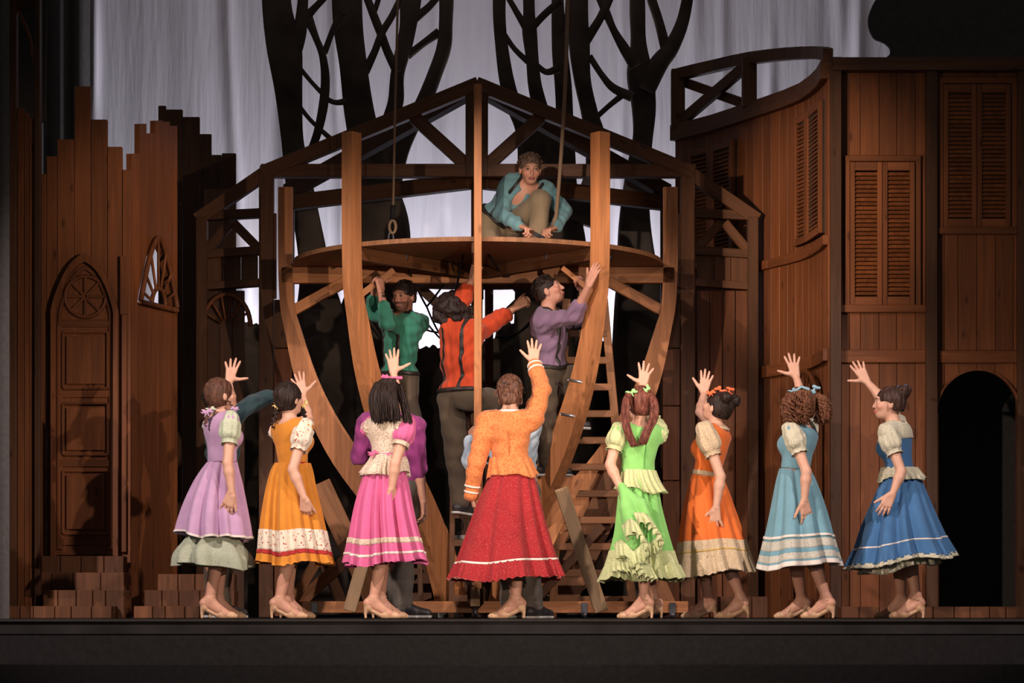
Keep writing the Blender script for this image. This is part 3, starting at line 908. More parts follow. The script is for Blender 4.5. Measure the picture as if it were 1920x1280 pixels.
# ================================================================== ROPES, LADDERS, BENCH
rp = [Vector(v) for v in smoothpath([tuple(P(747, -40, 2.9)), tuple(P(741, 200, 2.9)), tuple(P(737, 390, 2.9))], 24)]
t = empty('hanging_rope', P(735, 440, 2.9), 'thin hanging rope with a shackle and loop above the platform, at left', 'rope')
tubeobj('cord', [rp], [0.010], ROPE, t, 6)
tubeobj('sleeve', [[P(737, 385, 2.9), P(736, 410, 2.9)]], [0.022], CORD, t, 8)
tubeobj('shackle', [[P(736 + 6 * math.sin(a), 425 - 12 * math.cos(a), 2.9) for a in np.linspace(0, 2 * math.pi, 17)]], [0.012], ROPE, t, 6)
tubeobj('loop', [[P(733 + 4.5 * math.sin(a), 447 - 13 * math.cos(a), 2.9) for a in np.linspace(0, 2 * math.pi, 17)]], [0.009], IRON, t, 6)
t = empty('hanging_rope', P(1040, 420, 2.75), 'thick brown rope swinging down into the hand of the crouching man', 'rope')
rp = [Vector(v) for v in smoothpath([tuple(P(1066, -40, 2.8)), tuple(P(1060, 150, 2.8)), tuple(P(1052, 290, 2.78)), tuple(P(1044, 390, 2.75)), tuple(P(1040, 424, 2.75))], 30)]
tubeobj('cord', [rp], [0.016], ROPE, t, 7)
tubeobj('frayed_end', [[P(1041, 410, 2.75), P(1038, 432, 2.72)]], [[0.018, 0.03]], ROPE, t, 7)


def ladder(name, xl0, xr0, yb, xl1, xr1, yt, Y0, Y1, n, label, mat=W_MID, thick=0.03, wpx=15):
    b0 = P((xl0 + xr0) / 2, 1150, Y0); b0.z = 0
    t = empty(name, b0, label, 'ladder')
    a0, a1 = P(xl0, yb, Y0), P(xl1, yt, Y1); c0, c1 = P(xr0, yb, Y0), P(xr1, yt, Y1)
    a0.z = c0.z = 0.0
    beam('side_rail', a0, a1, wpx / s_at(Y0), thick, mat, t, (1, 0, 0)); beam('side_rail', c0, c1, wpx / s_at(Y0), thick, mat, t, (1, 0, 0))
    for i in range(n):
        f = (i + 0.7) / n
        beam('rung', a0.lerp(a1, f), c0.lerp(c1, f), 0.055, 0.035, mat, t, (0, 0, 1))
    return t


ladder('wooden_ladder', 1036, 1188, 1152, 1062, 1132, 560, 3.0, 2.82, 12, 'wide wooden ladder under the man in the mauve shirt, behind the right rib')
ladder('wooden_ladder', 846, 890, 1152, 852, 886, 640, 2.95, 3.1, 10, 'narrow wooden ladder under the man in the orange-red shirt', W_BEAM, wpx=10)
ladder('wooden_ladder', 712, 790, 1152, 724, 776, 700, 2.95, 3.1, 9, 'wooden ladder under the man in the green shirt, behind the pink dress', W_DARK, wpx=10)
# bench with clutter
bz = P(0, 1008, 3.4)
t = empty('work_bench', (P(828, 0, 3.4).x, 3.4, 0), 'low work bench with a grey top behind the red skirt', 'bench')
beam('bench_top', (P(778, 0, 3.4).x, 3.4, bz.z), (P(905, 0, 3.4).x, 3.4, bz.z), 0.35, 0.035, plain('grey_top', (0.25, 0.24, 0.23), 0.6), t, (0, 1, 0))
for px in (784, 899):
    for Y in (3.26, 3.54):
        beam('leg', (P(px, 0, 3.4).x, Y, 0), (P(px, 0, 3.4).x, Y, bz.z - 0.015), 0.05, 0.05, W_DARK, t, (1, 0, 0))
beam('brace', (P(784, 0, 3.4).x, 3.4, 0.3), (P(899, 0, 3.4).x, 3.4, 0.3), 0.06, 0.03, W_DARK, t, (0, 0, 1))
cp = P(858, 985, 3.36)
tag(tubeobj('cable_coil', [[cp + Vector((0.045 * math.cos(a), 0.02 * math.sin(a * 0.31), 0.062 * math.sin(a))) for a in np.linspace(0, 8 * math.pi, 90)]], [0.006], CORD, None, 5),
    'loop of thin black cable standing on the work bench', 'cable')
# grey panels
gp = [(1062, 960), (1028, 985), (1008, 1060), (1002, 1128), (1062, 1128), (1072, 1020)]
o = prism('plywood_sheet', [(P(x, y, 3.75).x, max(0.0, P(x, y + 10, 3.75).z)) for x, y in gp], 3.735, 3.76, plain('pale_grey_paint', (0.42, 0.44, 0.43), 0.7, noise=0.2, nscale=6))
tag(o, 'pale grey angular plywood sheet standing under the boat, right of the red skirt', 'panel')
gp = [(842, 1040), (812, 1050), (822, 1162), (848, 1162)]
o = prism('plywood_sheet', [(P(x, y, 3.75).x, max(0.0, P(x, y, 3.75).z)) for x, y in gp], 3.735, 3.76, MATS['pale_grey_paint'])
tag(o, 'narrow pale grey plywood sheet standing under the work bench', 'panel')
# ================================================================== FIGURE ENGINE
# bodies, clothes and hair are distance fields (tapered limbs, ellipsoids, smooth unions) meshed by surface nets
f32 = np.float32


def A3(v): return np.array((v[0], v[1], v[2]), dtype=np.float64)
def unit(v):
    v = A3(v); return v / (np.linalg.norm(v) + 1e-12)


class Prims(list):
    def cone(s, a, b, ra, rb, k=0.02, op=1):
        s.append(('c', A3(a), A3(b), ra, rb, k, op)); return s

    def chain(s, pts, rs, k=0.02):
        for i in range(len(pts) - 1): s.cone(pts[i], pts[i + 1], rs[i], rs[i + 1], k)
        return s

    def ell(s, c, r, ax=None, k=0.02, op=1):
        s.append(('e', A3(c), np.array(r, float), np.eye(3) if ax is None else np.array(ax, float), k, op)); return s

    def bounds(s, pad):
        lo, hi = np.full(3, 1e9), np.full(3, -1e9)
        for p in s:
            if p[-1] < 0: continue
            if p[0] == 'c':
                r = max(p[3], p[4]); lo = np.minimum(lo, np.minimum(p[1], p[2]) - r); hi = np.maximum(hi, np.maximum(p[1], p[2]) + r)
            else:
                e = np.sqrt(((p[3] * p[2][:, None]) ** 2).sum(0)); lo = np.minimum(lo, p[1] - e); hi = np.maximum(hi, p[1] + e)
        return lo - pad, hi + pad


def field(prims, h, lo, hi, off=0.0):
    n = np.maximum(2, np.ceil((hi - lo) / h).astype(int) + 1)
    ax = [(lo[i] + h * np.arange(n[i])).astype(f32) for i in range(3)]
    Fv = np.full(n, 1.0, dtype=f32)
    for p in prims:
        k, op = p[-2], p[-1]
        pad = k + abs(off) + 2.5 * h + 0.012
        if p[0] == 'c':
            r = max(p[3], p[4]); l = np.minimum(p[1], p[2]) - r - pad; u = np.maximum(p[1], p[2]) + r + pad
        else:
            e = np.sqrt(((p[3] * p[2][:, None]) ** 2).sum(0)); l = p[1] - e - pad; u = p[1] + e + pad
        i0 = np.clip(np.floor((l - lo) / h).astype(int), 0, n); i1 = np.clip(np.ceil((u - lo) / h).astype(int) + 1, 0, n)
        if np.any(i1 <= i0): continue
        x = ax[0][i0[0]:i1[0], None, None]; y = ax[1][None, i0[1]:i1[1], None]; z = ax[2][None, None, i0[2]:i1[2]]
        if p[0] == 'c':
            a, b = p[1], p[2]; ba = b - a; bb = max(1e-12, float(ba @ ba))
            px, py, pz = x - f32(a[0]), y - f32(a[1]), z - f32(a[2])
            t = (px * f32(ba[0] / bb) + py * f32(ba[1] / bb)) + pz * f32(ba[2] / bb)
            np.clip(t, 0, 1, out=t)
            d = (px - t * f32(ba[0])) ** 2; d += (py - t * f32(ba[1])) ** 2; d += (pz - t * f32(ba[2])) ** 2
            np.sqrt(d, out=d); d -= f32(p[3]) + t * f32(p[4] - p[3])
        else:
            c, r, M = p[1], p[2], p[3]
            px, py, pz = x - f32(c[0]), y - f32(c[1]), z - f32(c[2])
            k0 = 0; k1 = 0
            for i in range(3):
                q = px * f32(M[i, 0]) + py * f32(M[i, 1]) + pz * f32(M[i, 2])
                q2 = q * f32(1 / r[i]); k0 = k0 + q2 * q2; q2 = q * f32(1 / r[i] ** 2); k1 = k1 + q2 * q2
            k0 = np.sqrt(k0); d = k0 * (k0 - 1) / (np.sqrt(k1) + f32(1e-6))
        sub = Fv[i0[0]:i1[0], i0[1]:i1[1], i0[2]:i1[2]]
        if op > 0:
            hh = np.clip(0.5 + 0.5 * (sub - d) / f32(k), 0, 1)
            sub[...] = sub + (d - sub) * hh - f32(k) * hh * (1 - hh)
        else:
            d = -d; hh = np.clip(0.5 - 0.5 * (sub - d) / f32(k), 0, 1)
            sub[...] = sub + (d - sub) * hh + f32(k) * hh * (1 - hh)
    if off: Fv -= f32(off)
    return Fv, ax


_E = [(0, 1), (2, 3), (4, 5), (6, 7), (0, 2), (1, 3), (4, 6), (5, 7), (0, 4), (1, 5), (2, 6), (3, 7)]
_C = np.array([[i >> 2 & 1, i >> 1 & 1, i & 1] for i in range(8)])


def nets(Fv, lo, h):
    S = Fv < 0
    n = Fv.shape
    cnt = np.zeros((n[0] - 1, n[1] - 1, n[2] - 1), np.uint8)
    for c in _C: cnt += S[c[0]:n[0] - 1 + c[0], c[1]:n[1] - 1 + c[1], c[2]:n[2] - 1 + c[2]]
    act = (cnt > 0) & (cnt < 8)
    idx = np.argwhere(act)
    if len(idx) == 0: return np.zeros((0, 3)), np.zeros((0, 4), int)
    vals = np.stack([Fv[idx[:, 0] + c[0], idx[:, 1] + c[1], idx[:, 2] + c[2]] for c in _C], 1)
    acc = np.zeros((len(idx), 3)); num = np.zeros(len(idx))
    for a, b in _E:
        fa, fb = vals[:, a], vals[:, b]
        m_ = (fa < 0) != (fb < 0)
        t = np.where(m_, fa / np.where(m_, fa - fb, 1), 0)[:, None]
        acc += np.where(m_[:, None], _C[a] + (_C[b] - _C[a]) * t, 0); num += m_
    V = (idx + acc / num[:, None]) * h + lo
    cid = np.full(act.shape, -1, np.int32); cid[act] = np.arange(len(idx))
    Q = []
    for ax_ in range(3):
        o1, o2 = (ax_ + 1) % 3, (ax_ + 2) % 3
        sl0 = [slice(1, -1)] * 3; sl1 = [slice(1, -1)] * 3
        sl0[ax_] = slice(0, -1); sl1[ax_] = slice(1, None)
        s0, s1 = S[tuple(sl0)], S[tuple(sl1)]
        e = np.argwhere(s0 != s1)
        if len(e) == 0: continue
        fl = s0[e[:, 0], e[:, 1], e[:, 2]]
        e = e + 1; e[:, ax_] -= 1
        def cc(d1, d2):
            q = e.copy(); q[:, o1] += d1; q[:, o2] += d2
            return cid[q[:, 0], q[:, 1], q[:, 2]]
        q = np.stack([cc(-1, -1), cc(0, -1), cc(0, 0), cc(-1, 0)], 1)
        q[~fl] = q[~fl][:, ::-1]
        Q.append(q)
    Q = np.concatenate(Q)
    return V, Q[(Q >= 0).all(1)]


def npmesh(name, V, Q, smooth=True):
    me = bpy.data.meshes.new(name)
    me.vertices.add(len(V)); me.vertices.foreach_set('co', np.ascontiguousarray(V, dtype=f32).ravel())
    k = Q.shape[1]
    me.loops.add(Q.size); me.loops.foreach_set('vertex_index', np.ascontiguousarray(Q, dtype=np.int32).ravel())
    me.polygons.add(len(Q)); me.polygons.foreach_set('loop_start', np.arange(0, Q.size, k, dtype=np.int32))
    me.update(calc_edges=True)
    me.polygons.foreach_set('use_smooth', np.full(len(Q), smooth))
    return me


def solid(name, prims, h, mat, parent, off=0.0, clips=(), disp=None, lo=None, hi=None, smooth=True):
    """one distance-field solid as a mesh object; clips are functions positive where it is cut away"""
    l, u = prims.bounds(abs(off) + 2 * h + 0.01)
    if lo is not None: l = np.maximum(l, lo)
    if hi is not None: u = np.minimum(u, hi)
    Fv, ax = field(prims, h, l, u, off)
    X, Y, Z = ax[0][:, None, None], ax[1][None, :, None], ax[2][None, None, :]
    if disp is not None: Fv = Fv + disp(X, Y, Z)
    for c in clips: Fv = np.maximum(Fv, c(X, Y, Z))
    Fv[0], Fv[-1], Fv[:, 0], Fv[:, -1], Fv[:, :, 0], Fv[:, :, -1] = [f32(1)] * 6
    V, Q = nets(Fv, l, h)
    og = A3(worldpos(parent)) if parent else np.zeros(3)
    o = link(name, npmesh(name, V - og, Q, smooth), mat, parent)
    return o


def plane(p, n):
    """clip: cuts away the side the normal points to"""
    p, n = A3(p), unit(n)
    c = float(p @ n)
    return lambda X, Y, Z: X * f32(n[0]) + Y * f32(n[1]) + Z * f32(n[2]) - f32(c)


def slab(p, n, half):
    p, n = A3(p), unit(n); c = float(p @ n)
    return lambda X, Y, Z: np.abs(X * f32(n[0]) + Y * f32(n[1]) + Z * f32(n[2]) - f32(c)) - f32(half)


def ecut(c, r, ax=None):
    """clip: hollow out an ellipsoid"""
    c = A3(c); M = np.eye(3) if ax is None else np.array(ax, float)
    def fn(X, Y, Z):
        s_ = 0
        for i in range(3):
            q = (X - f32(c[0])) * f32(M[i, 0] / r[i]) + (Y - f32(c[1])) * f32(M[i, 1] / r[i]) + (Z - f32(c[2])) * f32(M[i, 2] / r[i])
            s_ = s_ + q * q
        return (1 - np.sqrt(s_)) * f32(min(r))
    return fn


def wrinkle(amp, freq, seed, stretch=(1, 1, 1)):
    r = np.random.RandomState(seed)
    ks = [unit(r.randn(3)) * freq * (0.6 + r.rand()) * np.array(stretch) for _ in range(5)]; ph = r.rand(5) * 6.28
    def fn(X, Y, Z):
        s_ = 0
        for k_, p in zip(ks, ph):
            s_ = s_ + np.sin(X * f32(k_[0]) + Y * f32(k_[1]) + Z * f32(k_[2]) + f32(p))
        return s_ * f32(amp / 3)
    return fn


# ------------------------------------------------------------------ materials for people
def attr_skin(name):
    if name in MATS: return MATS[name]
    m, nt, b = newmat(name)
    at = nd(nt, 'ShaderNodeAttribute'); at.attribute_name = 'tint'
    tc = nd(nt, 'ShaderNodeTexCoord')
    n1 = nd(nt, 'ShaderNodeTexNoise'); n1.inputs['Scale'].default_value = 18
    nt.links.new(tc.outputs['Object'], n1.inputs['Vector'])
    mx = nd(nt, 'ShaderNodeMix', data_type='RGBA', blend_type='MULTIPLY'); mx.inputs[0].default_value = 0.35
    nt.links.new(at.outputs['Color'], mx.inputs[6])
    nt.links.new(ramp(nt, n1.outputs[0], [(0.3, (0.86, 0.74, 0.7)), (0.6, (1, 1, 1))]), mx.inputs[7])
    nt.links.new(mx.outputs[2], b.inputs['Base Color'])
    b.inputs['Roughness'].default_value = 0.48; b.inputs['Specular IOR Level'].default_value = 0.35
    MATS[name] = m
    return m


def cloth(name, c, c2=None, pscale=60.0, th=0.28, rough=0.85, streak=0.0):
    """woven cloth; c2 adds a small sprigged print"""
    if name in MATS: return MATS[name]
    m, nt, b = newmat(name)
    tc = nd(nt, 'ShaderNodeTexCoord')
    n1 = nd(nt, 'ShaderNodeTexNoise'); n1.inputs['Scale'].default_value = 9; n1.inputs['Detail'].default_value = 4
    nt.links.new(tc.outputs['Object'], n1.inputs['Vector'])
    col = ramp(nt, n1.outputs[0], [(0.3, sc(c, 0.9)), (0.7, sc(c, 1.08))])
    if c2:
        n2 = nd(nt, 'ShaderNodeTexNoise'); n2.inputs['Scale'].default_value = pscale; n2.inputs['Detail'].default_value = 1.5
        nt.links.new(tc.outputs['Object'], n2.inputs['Vector'])
        f = ramp(nt, n2.outputs[0], [(0.5 + th * 0.2, (0, 0, 0)), (0.5 + th * 0.2 + 0.06, (1, 1, 1))])
        mx = nd(nt, 'ShaderNodeMix', data_type='RGBA')
        nt.links.new(f, mx.inputs[0]); nt.links.new(col, mx.inputs[6]); mx.inputs[7].default_value = (*c2, 1)
        col = mx.outputs[2]
    nt.links.new(col, b.inputs['Base Color'])
    n3 = nd(nt, 'ShaderNodeTexNoise'); n3.inputs['Scale'].default_value = 240
    nt.links.new(tc.outputs['Object'], n3.inputs['Vector'])
    bp = nd(nt, 'ShaderNodeBump'); bp.inputs['Strength'].default_value = 0.12; bp.inputs['Distance'].default_value = 0.002
    nt.links.new(n3.outputs[0], bp.inputs['Height']); nt.links.new(bp.outputs[0], b.inputs['Normal'])
    b.inputs['Roughness'].default_value = rough; b.inputs['Specular IOR Level'].default_value = 0.2
    b.inputs['Sheen Weight'].default_value = 0.15
    MATS[name] = m
    return m


def hairmat(name, c, hi, rough=0.38):
    if name in MATS: return MATS[name]
    m, nt, b = newmat(name)
    tc = nd(nt, 'ShaderNodeTexCoord')
    mp = nd(nt, 'ShaderNodeMapping'); mp.inputs['Scale'].default_value = (90, 90, 14)
    nt.links.new(tc.outputs['Object'], mp.inputs[0])
    n1 = nd(nt, 'ShaderNodeTexNoise'); n1.inputs['Scale'].default_value = 1.0; n1.inputs['Detail'].default_value = 3
    nt.links.new(mp.outputs[0], n1.inputs['Vector'])
    nt.links.new(ramp(nt, n1.outputs[0], [(0.35, c), (0.68, hi)]), b.inputs['Base Color'])
    bp = nd(nt, 'ShaderNodeBump'); bp.inputs['Strength'].default_value = 0.5; bp.inputs['Distance'].default_value = 0.004
    nt.links.new(n1.outputs[0], bp.inputs['Height']); nt.links.new(bp.outputs[0], b.inputs['Normal'])
    b.inputs['Roughness'].default_value = rough + 0.06; b.inputs['Specular IOR Level'].default_value = 0.12
    MATS[name] = m
    return m


SHOE = plain('nude_leather', (0.58, 0.36, 0.22), 0.42, 0.4)
DSHOE = plain('dark_shoe', (0.03, 0.028, 0.03), 0.5, 0.4)
SOLE = plain('white_sole', (0.5, 0.48, 0.46), 0.6, 0.3)
H_DARK = hairmat('dark_hair', (0.013, 0.009, 0.008), (0.045, 0.028, 0.024))
H_BROWN = hairmat('brown_hair', (0.055, 0.026, 0.018), (0.16, 0.075, 0.05))
H_RED = hairmat('auburn_hair', (0.075, 0.022, 0.016), (0.24, 0.085, 0.06))
H_CURL = hairmat('chestnut_hair', (0.07, 0.026, 0.015), (0.22, 0.095, 0.05))
SKIN = attr_skin('skin')
UP = np.array((0, 0, 1.0))


class Fig:
    """a person: joints in world metres, body prims, parts hung on an Empty at the feet"""

    def __init__(s, Y, base_px, label, group, phi, tone=(0.62, 0.36, 0.25), man=False, zbase=0.0, lipc=(0.5, 0.13, 0.10), beard=False):
        s.Y = Y; s.man = man; s.tone = np.array(tone); s.lip = np.array(lipc); s.beard = beard
        b0 = P(base_px, 1150, Y); b0.z = zbase
        s.root = empty('person', b0, label, 'person', group)
        s.phi = phi
        s.f = np.array((math.sin(math.radians(phi)), math.cos(math.radians(phi)), 0.0))
        s.r = np.array((s.f[1], -s.f[0], 0.0))
        s.pr = Prims(); s.boxes = []

    def p(s, px, py, dy=0.0): return A3(P(px, py, s.Y + dy))

    def torso(s, neck, waist, pelvis, lean=None):
        """neck base, waist and hip centre; builds ribcage, waist, hips, shoulders"""
        s.neck, s.waist, s.pel = neck, waist, pelvis
        s.tu = unit(neck - waist)
        f = s.f - s.tu * (s.f @ s.tu); s.tf = unit(f); s.tr = np.cross(s.tf, s.tu)
        hu = unit(waist - pelvis); hf = unit(s.f - hu * (s.f @ hu)); s.hr = np.cross(hf, hu); s.hu = hu; s.hf = hf
        axt = [s.tr, s.tf, s.tu]
        L = np.linalg.norm(neck - waist)
        T = s.T = Prims()
        if s.man:
            T.ell(waist + s.tu * L * 0.62, (0.158, 0.115, L * 0.44), axt, 0.05)
            T.ell(waist + s.tu * L * 0.80 - s.tf * 0.01, (0.165, 0.10, 0.10), axt, 0.05)
            T.ell(waist + s.tu * L * 0.15, (0.142, 0.105, L * 0.36), axt, 0.06)
            T.ell(pelvis + hu * 0.03, (0.158, 0.118, 0.13), [s.hr, hf, hu], 0.05)
            s.sw = 0.185
        else:
            T.ell(waist + s.tu * L * 0.60, (0.128, 0.092, L * 0.44), axt, 0.05)
            T.ell(waist + s.tu * L * 0.82 - s.tf * 0.015, (0.135, 0.075, 0.08), axt, 0.05)
            T.ell(waist + s.tu * L * 0.05, (0.108, 0.083, L * 0.40), axt, 0.06)
            for k in (-1, 1): T.ell(waist + s.tu * L * 0.52 + s.tr * (k * 0.062) + s.tf * 0.066, (0.056, 0.050, 0.058), axt, 0.035)
            T.ell(pelvis, (0.112, 0.094, 0.10), [s.hr, hf, hu], 0.06)
            s.sw = 0.155
        s.sh = {}
        return s

    def shoulder(s, side, pt=None):
        k = 1 if side == 'R' else -1
        if pt is None: pt = s.neck - s.tu * 0.045 + s.tr * (k * s.sw)
        s.sh[side] = A3(pt)
        s.T.cone(s.neck - s.tu * 0.03 + s.tr * (k * 0.03), s.sh[side], 0.052 if not s.man else 0.06, 0.048 if not s.man else 0.06, 0.04)
        return s.sh[side]

    def head(s, c, phi, pitch=0.0, roll=0.0, size=1.0):
        c = A3(c); s.hc = c; s.hs = size
        a, pt = math.radians(phi), math.radians(pitch)
        f0 = np.array((math.sin(a), math.cos(a), 0)); r_ = np.array((f0[1], -f0[0], 0))
        F = f0 * math.cos(pt) + UP * math.sin(pt); U = np.cross(r_, F)
        if roll:
            rr_ = math.radians(roll); r2 = r_ * math.cos(rr_) + U * math.sin(rr_); U = np.cross(r2, F); r_ = r2
        s.HR, s.HF, s.HU = r_, F, U
        ax = s.hax = [r_, F, U]
        k = size
        q = lambda x, y, z: c + (r_ * x + F * y + U * z) * k
        s.hq = q
        B = s.pr
        B.ell(q(0, -0.012, 0.03), (0.073 * k, 0.092 * k, 0.085 * k), ax, 0.02)
        B.ell(q(0, 0.030, -0.028), (0.058 * k, 0.062 * k, 0.078 * k), ax, 0.03)
        B.ell(q(0, 0.052, -0.082), (0.030 * k, 0.030 * k, 0.022 * k), ax, 0.03)
        B.ell(q(0, 0.078, 0.030), (0.048 * k, 0.020 * k, 0.016 * k), ax, 0.02)
        for e in (-1, 1):
            B.ell(q(e * 0.032, 0.092, 0.008), (0.017 * k, 0.012 * k, 0.010 * k), ax, 0.012, -1)
            B.ell(q(e * 0.032, 0.080, 0.007), (0.013 * k, 0.012 * k, 0.011 * k), ax, 0.004)
            B.ell(q(e * 0.076, -0.010, -0.008), (0.010 * k, 0.020 * k, 0.032 * k), ax, 0.008)
            B.ell(q(e * 0.042, 0.060, -0.025), (0.022 * k, 0.022 * k, 0.02 * k), ax, 0.02)
        B.cone(q(0, 0.088, 0.016), q(0, 0.104 if not s.man else 0.107, -0.026), 0.008 * k, (0.0105 if not s.man else 0.012) * k, 0.012)
        B.ell(q(0, 0.094, -0.054), (0.023 * k, 0.010 * k, 0.006 * k), ax, 0.006)
        B.ell(q(0, 0.092, -0.066), (0.020 * k, 0.010 * k, 0.006 * k), ax, 0.006)
        nb = q(0, -0.025, -0.055)
        rn = 0.058 if s.man else 0.045
        B.cone(nb, s.neck + s.tu * 0.0, rn * 0.95, rn * 1.1, 0.03)
        s.boxes.append((c - 0.145 * k, c + 0.145 * k, 0.0055))
        return s

    def arm(s, side, elbow, wrist):
        sh = s.sh[side]; m_ = 1.12 if s.man else 1.0
        e, w_ = A3(elbow), A3(wrist)
        A = Prims()
        A.cone(sh, e, 0.044 * m_, 0.034 * m_, 0.03)
        mid = e + (w_ - e) * 0.3
        A.chain([e, mid, w_], [0.034 * m_, 0.0365 * m_, 0.0235 * m_], 0.015)
        s.pr.extend(A)
        if not hasattr(s, 'arms'): s.arms = {}
        s.arms[side] = (sh, e, w_)
        return s

    def hand(s, side, d, n, spread=1.0, curl=(8, 10, 8), thumb=52, size=1.0, tcurl=0, fc=None):
        w_ = s.arms[side][2]
        d = unit(d); n = A3(n); n = unit(n - d * (n @ d))
        t = np.cross(n, d) if side == 'L' else np.cross(d, n)
        k = size * (1.06 if s.man else 1.0)
        B = s.pr
        offs = [0.029, 0.010, -0.010, -0.028]; kl = [0.092, 0.096, 0.091, 0.083]; ln = [0.074, 0.083, 0.076, 0.060]; sp = [9, 1, -8, -20]
        for i in range(4):
            kn = w_ + (d * kl[i] + t * offs[i]) * k
            B.cone(w_ + t * offs[i] * 0.45 * k + d * 0.01, kn, 0.0165 * k, 0.0125 * k, 0.010)
            a = math.radians(sp[i] * spread)
            fd = d * math.cos(a) + t * math.sin(a)
            q = kn; ang = 0
            cu = fc[i] if fc else curl
            for j, (fr_, cj) in enumerate(zip((0.45, 0.30, 0.25), cu)):
                ang += math.radians(cj)
                q2 = q + (fd * math.cos(ang) + n * math.sin(ang)) * ln[i] * fr_ * k
                B.cone(q, q2, (0.0100, 0.0092, 0.0086)[j] * k, (0.0092, 0.0086, 0.0072)[j] * k, 0.004)
                q = q2
        a = math.radians(thumb)
        td = d * math.cos(a) + t * math.sin(a)
        q0 = w_ + (d * 0.028 + t * 0.022) * k; q1 = q0 + (td * 0.045 + n * 0.012) * k
        td2 = unit(td + n * math.sin(math.radians(tcurl)) + d * 0.15); q2 = q1 + td2 * 0.032 * k; q3 = q2 + td2 * 0.026 * k
        B.cone(q0, q1, 0.018 * k, 0.0125 * k, 0.014); B.cone(q1, q2, 0.0115 * k, 0.0105 * k, 0.005); B.cone(q2, q3, 0.0105 * k, 0.008 * k, 0.004)
        c = w_ + d * 0.085 * k
        s.boxes.append((c - 0.125 * k, c + 0.125 * k, 0.0045))
        return s

    def leg(s, side, knee, ankle, hip=None):
        k = 1 if side == 'R' else -1
        m_ = 1.08 if s.man else 1.0
        hp = s.pel + s.hr * (k * (0.085 if s.man else 0.055)) - s.hu * 0.02 if hip is None else A3(hip)
        kn, an = A3(knee), A3(ankle)
        G = Prims()
        G.cone(hp, kn, 0.082 if s.man else 0.064, 0.056 if s.man else 0.050, 0.03)
        mid = kn + (an - kn) * 0.30
        bk = unit(np.cross(np.cross(an - kn, s.f), an - kn)) if abs(unit(an - kn) @ s.f) < 0.95 else s.f
        mid = mid - bk * 0.012
        G.chain([kn, mid, an], [0.052 * m_, 0.053 * m_, 0.032 * m_], 0.02)
        s.pr.extend(G)
        if not hasattr(s, 'legs'): s.legs = {}
        s.legs[side] = (hp, kn, an)
        return s

    def heelfoot(s, side, phi, hh=0.072):
        """foot in a strapped dance heel"""
        an = s.legs[side][2]
        f = np.array((math.sin(math.radians(phi)), math.cos(math.radians(phi)), 0.0)); r_ = np.array((f[1], -f[0], 0.0))
        g = lambda x, z, y=0.0: np.array((an[0], an[1], 0)) + f * x + r_ * y + UP * z
        B = s.pr
        heel, ball, toe = g(-0.035, hh + 0.036), g(0.105, 0.034), g(0.165, 0.022)
        B.cone(an, heel, 0.033, 0.030, 0.02); B.cone(an, ball, 0.033, 0.026, 0.02); B.cone(heel, ball, 0.030, 0.031, 0.02); B.cone(ball, toe, 0.030, 0.018, 0.01)
        S = Prims()
        S.cone(g(0.085, 0.032), g(0.155, 0.022), 0.036, 0.024, 0.01); S.cone(g(0.155, 0.022), g(0.178, 0.018), 0.024, 0.016, 0.01)
        S.cone(g(-0.036, hh + 0.035), g(-0.030, hh + 0.010), 0.0335, 0.031, 0.01)
        S.cone(g(-0.03, hh - 0.002), g(0.09, 0.012), 0.020, 0.022, 0.01)
        S.cone(g(-0.045, hh - 0.005), g(-0.054, 0.035), 0.021, 0.010, 0.008); S.cone(g(-0.054, 0.035), g(-0.052, 0.006), 0.009, 0.009, 0.004)
        so = solid('shoe', S, 0.0045, SHOE, s.root, clips=[lambda X, Y, Z: f32(0.003) - Z, ecut(g(0.040, hh + 0.040), (0.068, 0.06, 0.062), [f, r_, UP])])
        st = []
        for k in (-1, 1):
            st.append([g(-0.03, hh + 0.055, k * 0.034), g(0.01, hh + 0.07, k * 0.030), g(0.035, hh + 0.055, 0.0), g(0.075, hh - 0.0, -k * 0.030), g(0.095, 0.035, -k * 0.034)])
        ring_ = [g(-0.002 + 0.040 * math.cos(a), hh + 0.072 + 0.012 * math.cos(a), 0.036 * math.sin(a)) for a in np.linspace(0, 2 * math.pi, 17)]
        pts = [[Vector(p) for p in smoothpath(x, 14)] for x in st] + [[Vector(p) for p in ring_]]
        tubeobj('strap', pts, [0.0052] * 3, SHOE, so, 6, origin=worldpos(s.root))
        s.boxes.append((g(0.06, 0.07) - 0.13, g(0.06, 0.07) + 0.13, 0.006))
        return s

    def shoefoot(s, side, phi, pitch=0.0, mat=None, sole=True):
        an = s.legs[side][2]
        pt = math.radians(pitch)
        f0 = np.array((math.sin(math.radians(phi)), math.cos(math.radians(phi)), 0.0))
        f = f0 * math.cos(pt) + UP * math.sin(pt); r_ = np.array((f0[1], -f0[0], 0.0)); u = np.cross(r_, f)
        g = lambda x, z, y=0.0: an + f * x + r_ * y + u * z
        S = Prims()
        S.cone(g(-0.04, -0.035), g(0.02, -0.02), 0.042, 0.045, 0.02); S.cone(g(0.0, 0.0), g(0.09, -0.045), 0.045, 0.04, 0.03); S.cone(g(0.09, -0.045), g(0.175, -0.052), 0.042, 0.032, 0.02)
        so = solid('shoe', S, 0.007, mat or DSHOE, s.root, clips=[plane(g(0, -0.082), -u)])
        if sole:
            S2 = Prims(); S2.cone(g(-0.045, -0.07), g(0.08, -0.07), 0.044, 0.046, 0.02); S2.cone(g(0.08, -0.07), g(0.175, -0.07), 0.046, 0.034, 0.02)
            solid('sole', S2, 0.007, SOLE, so, clips=[plane(g(0, -0.088), -u), plane(g(0, -0.068), u)])
        return s

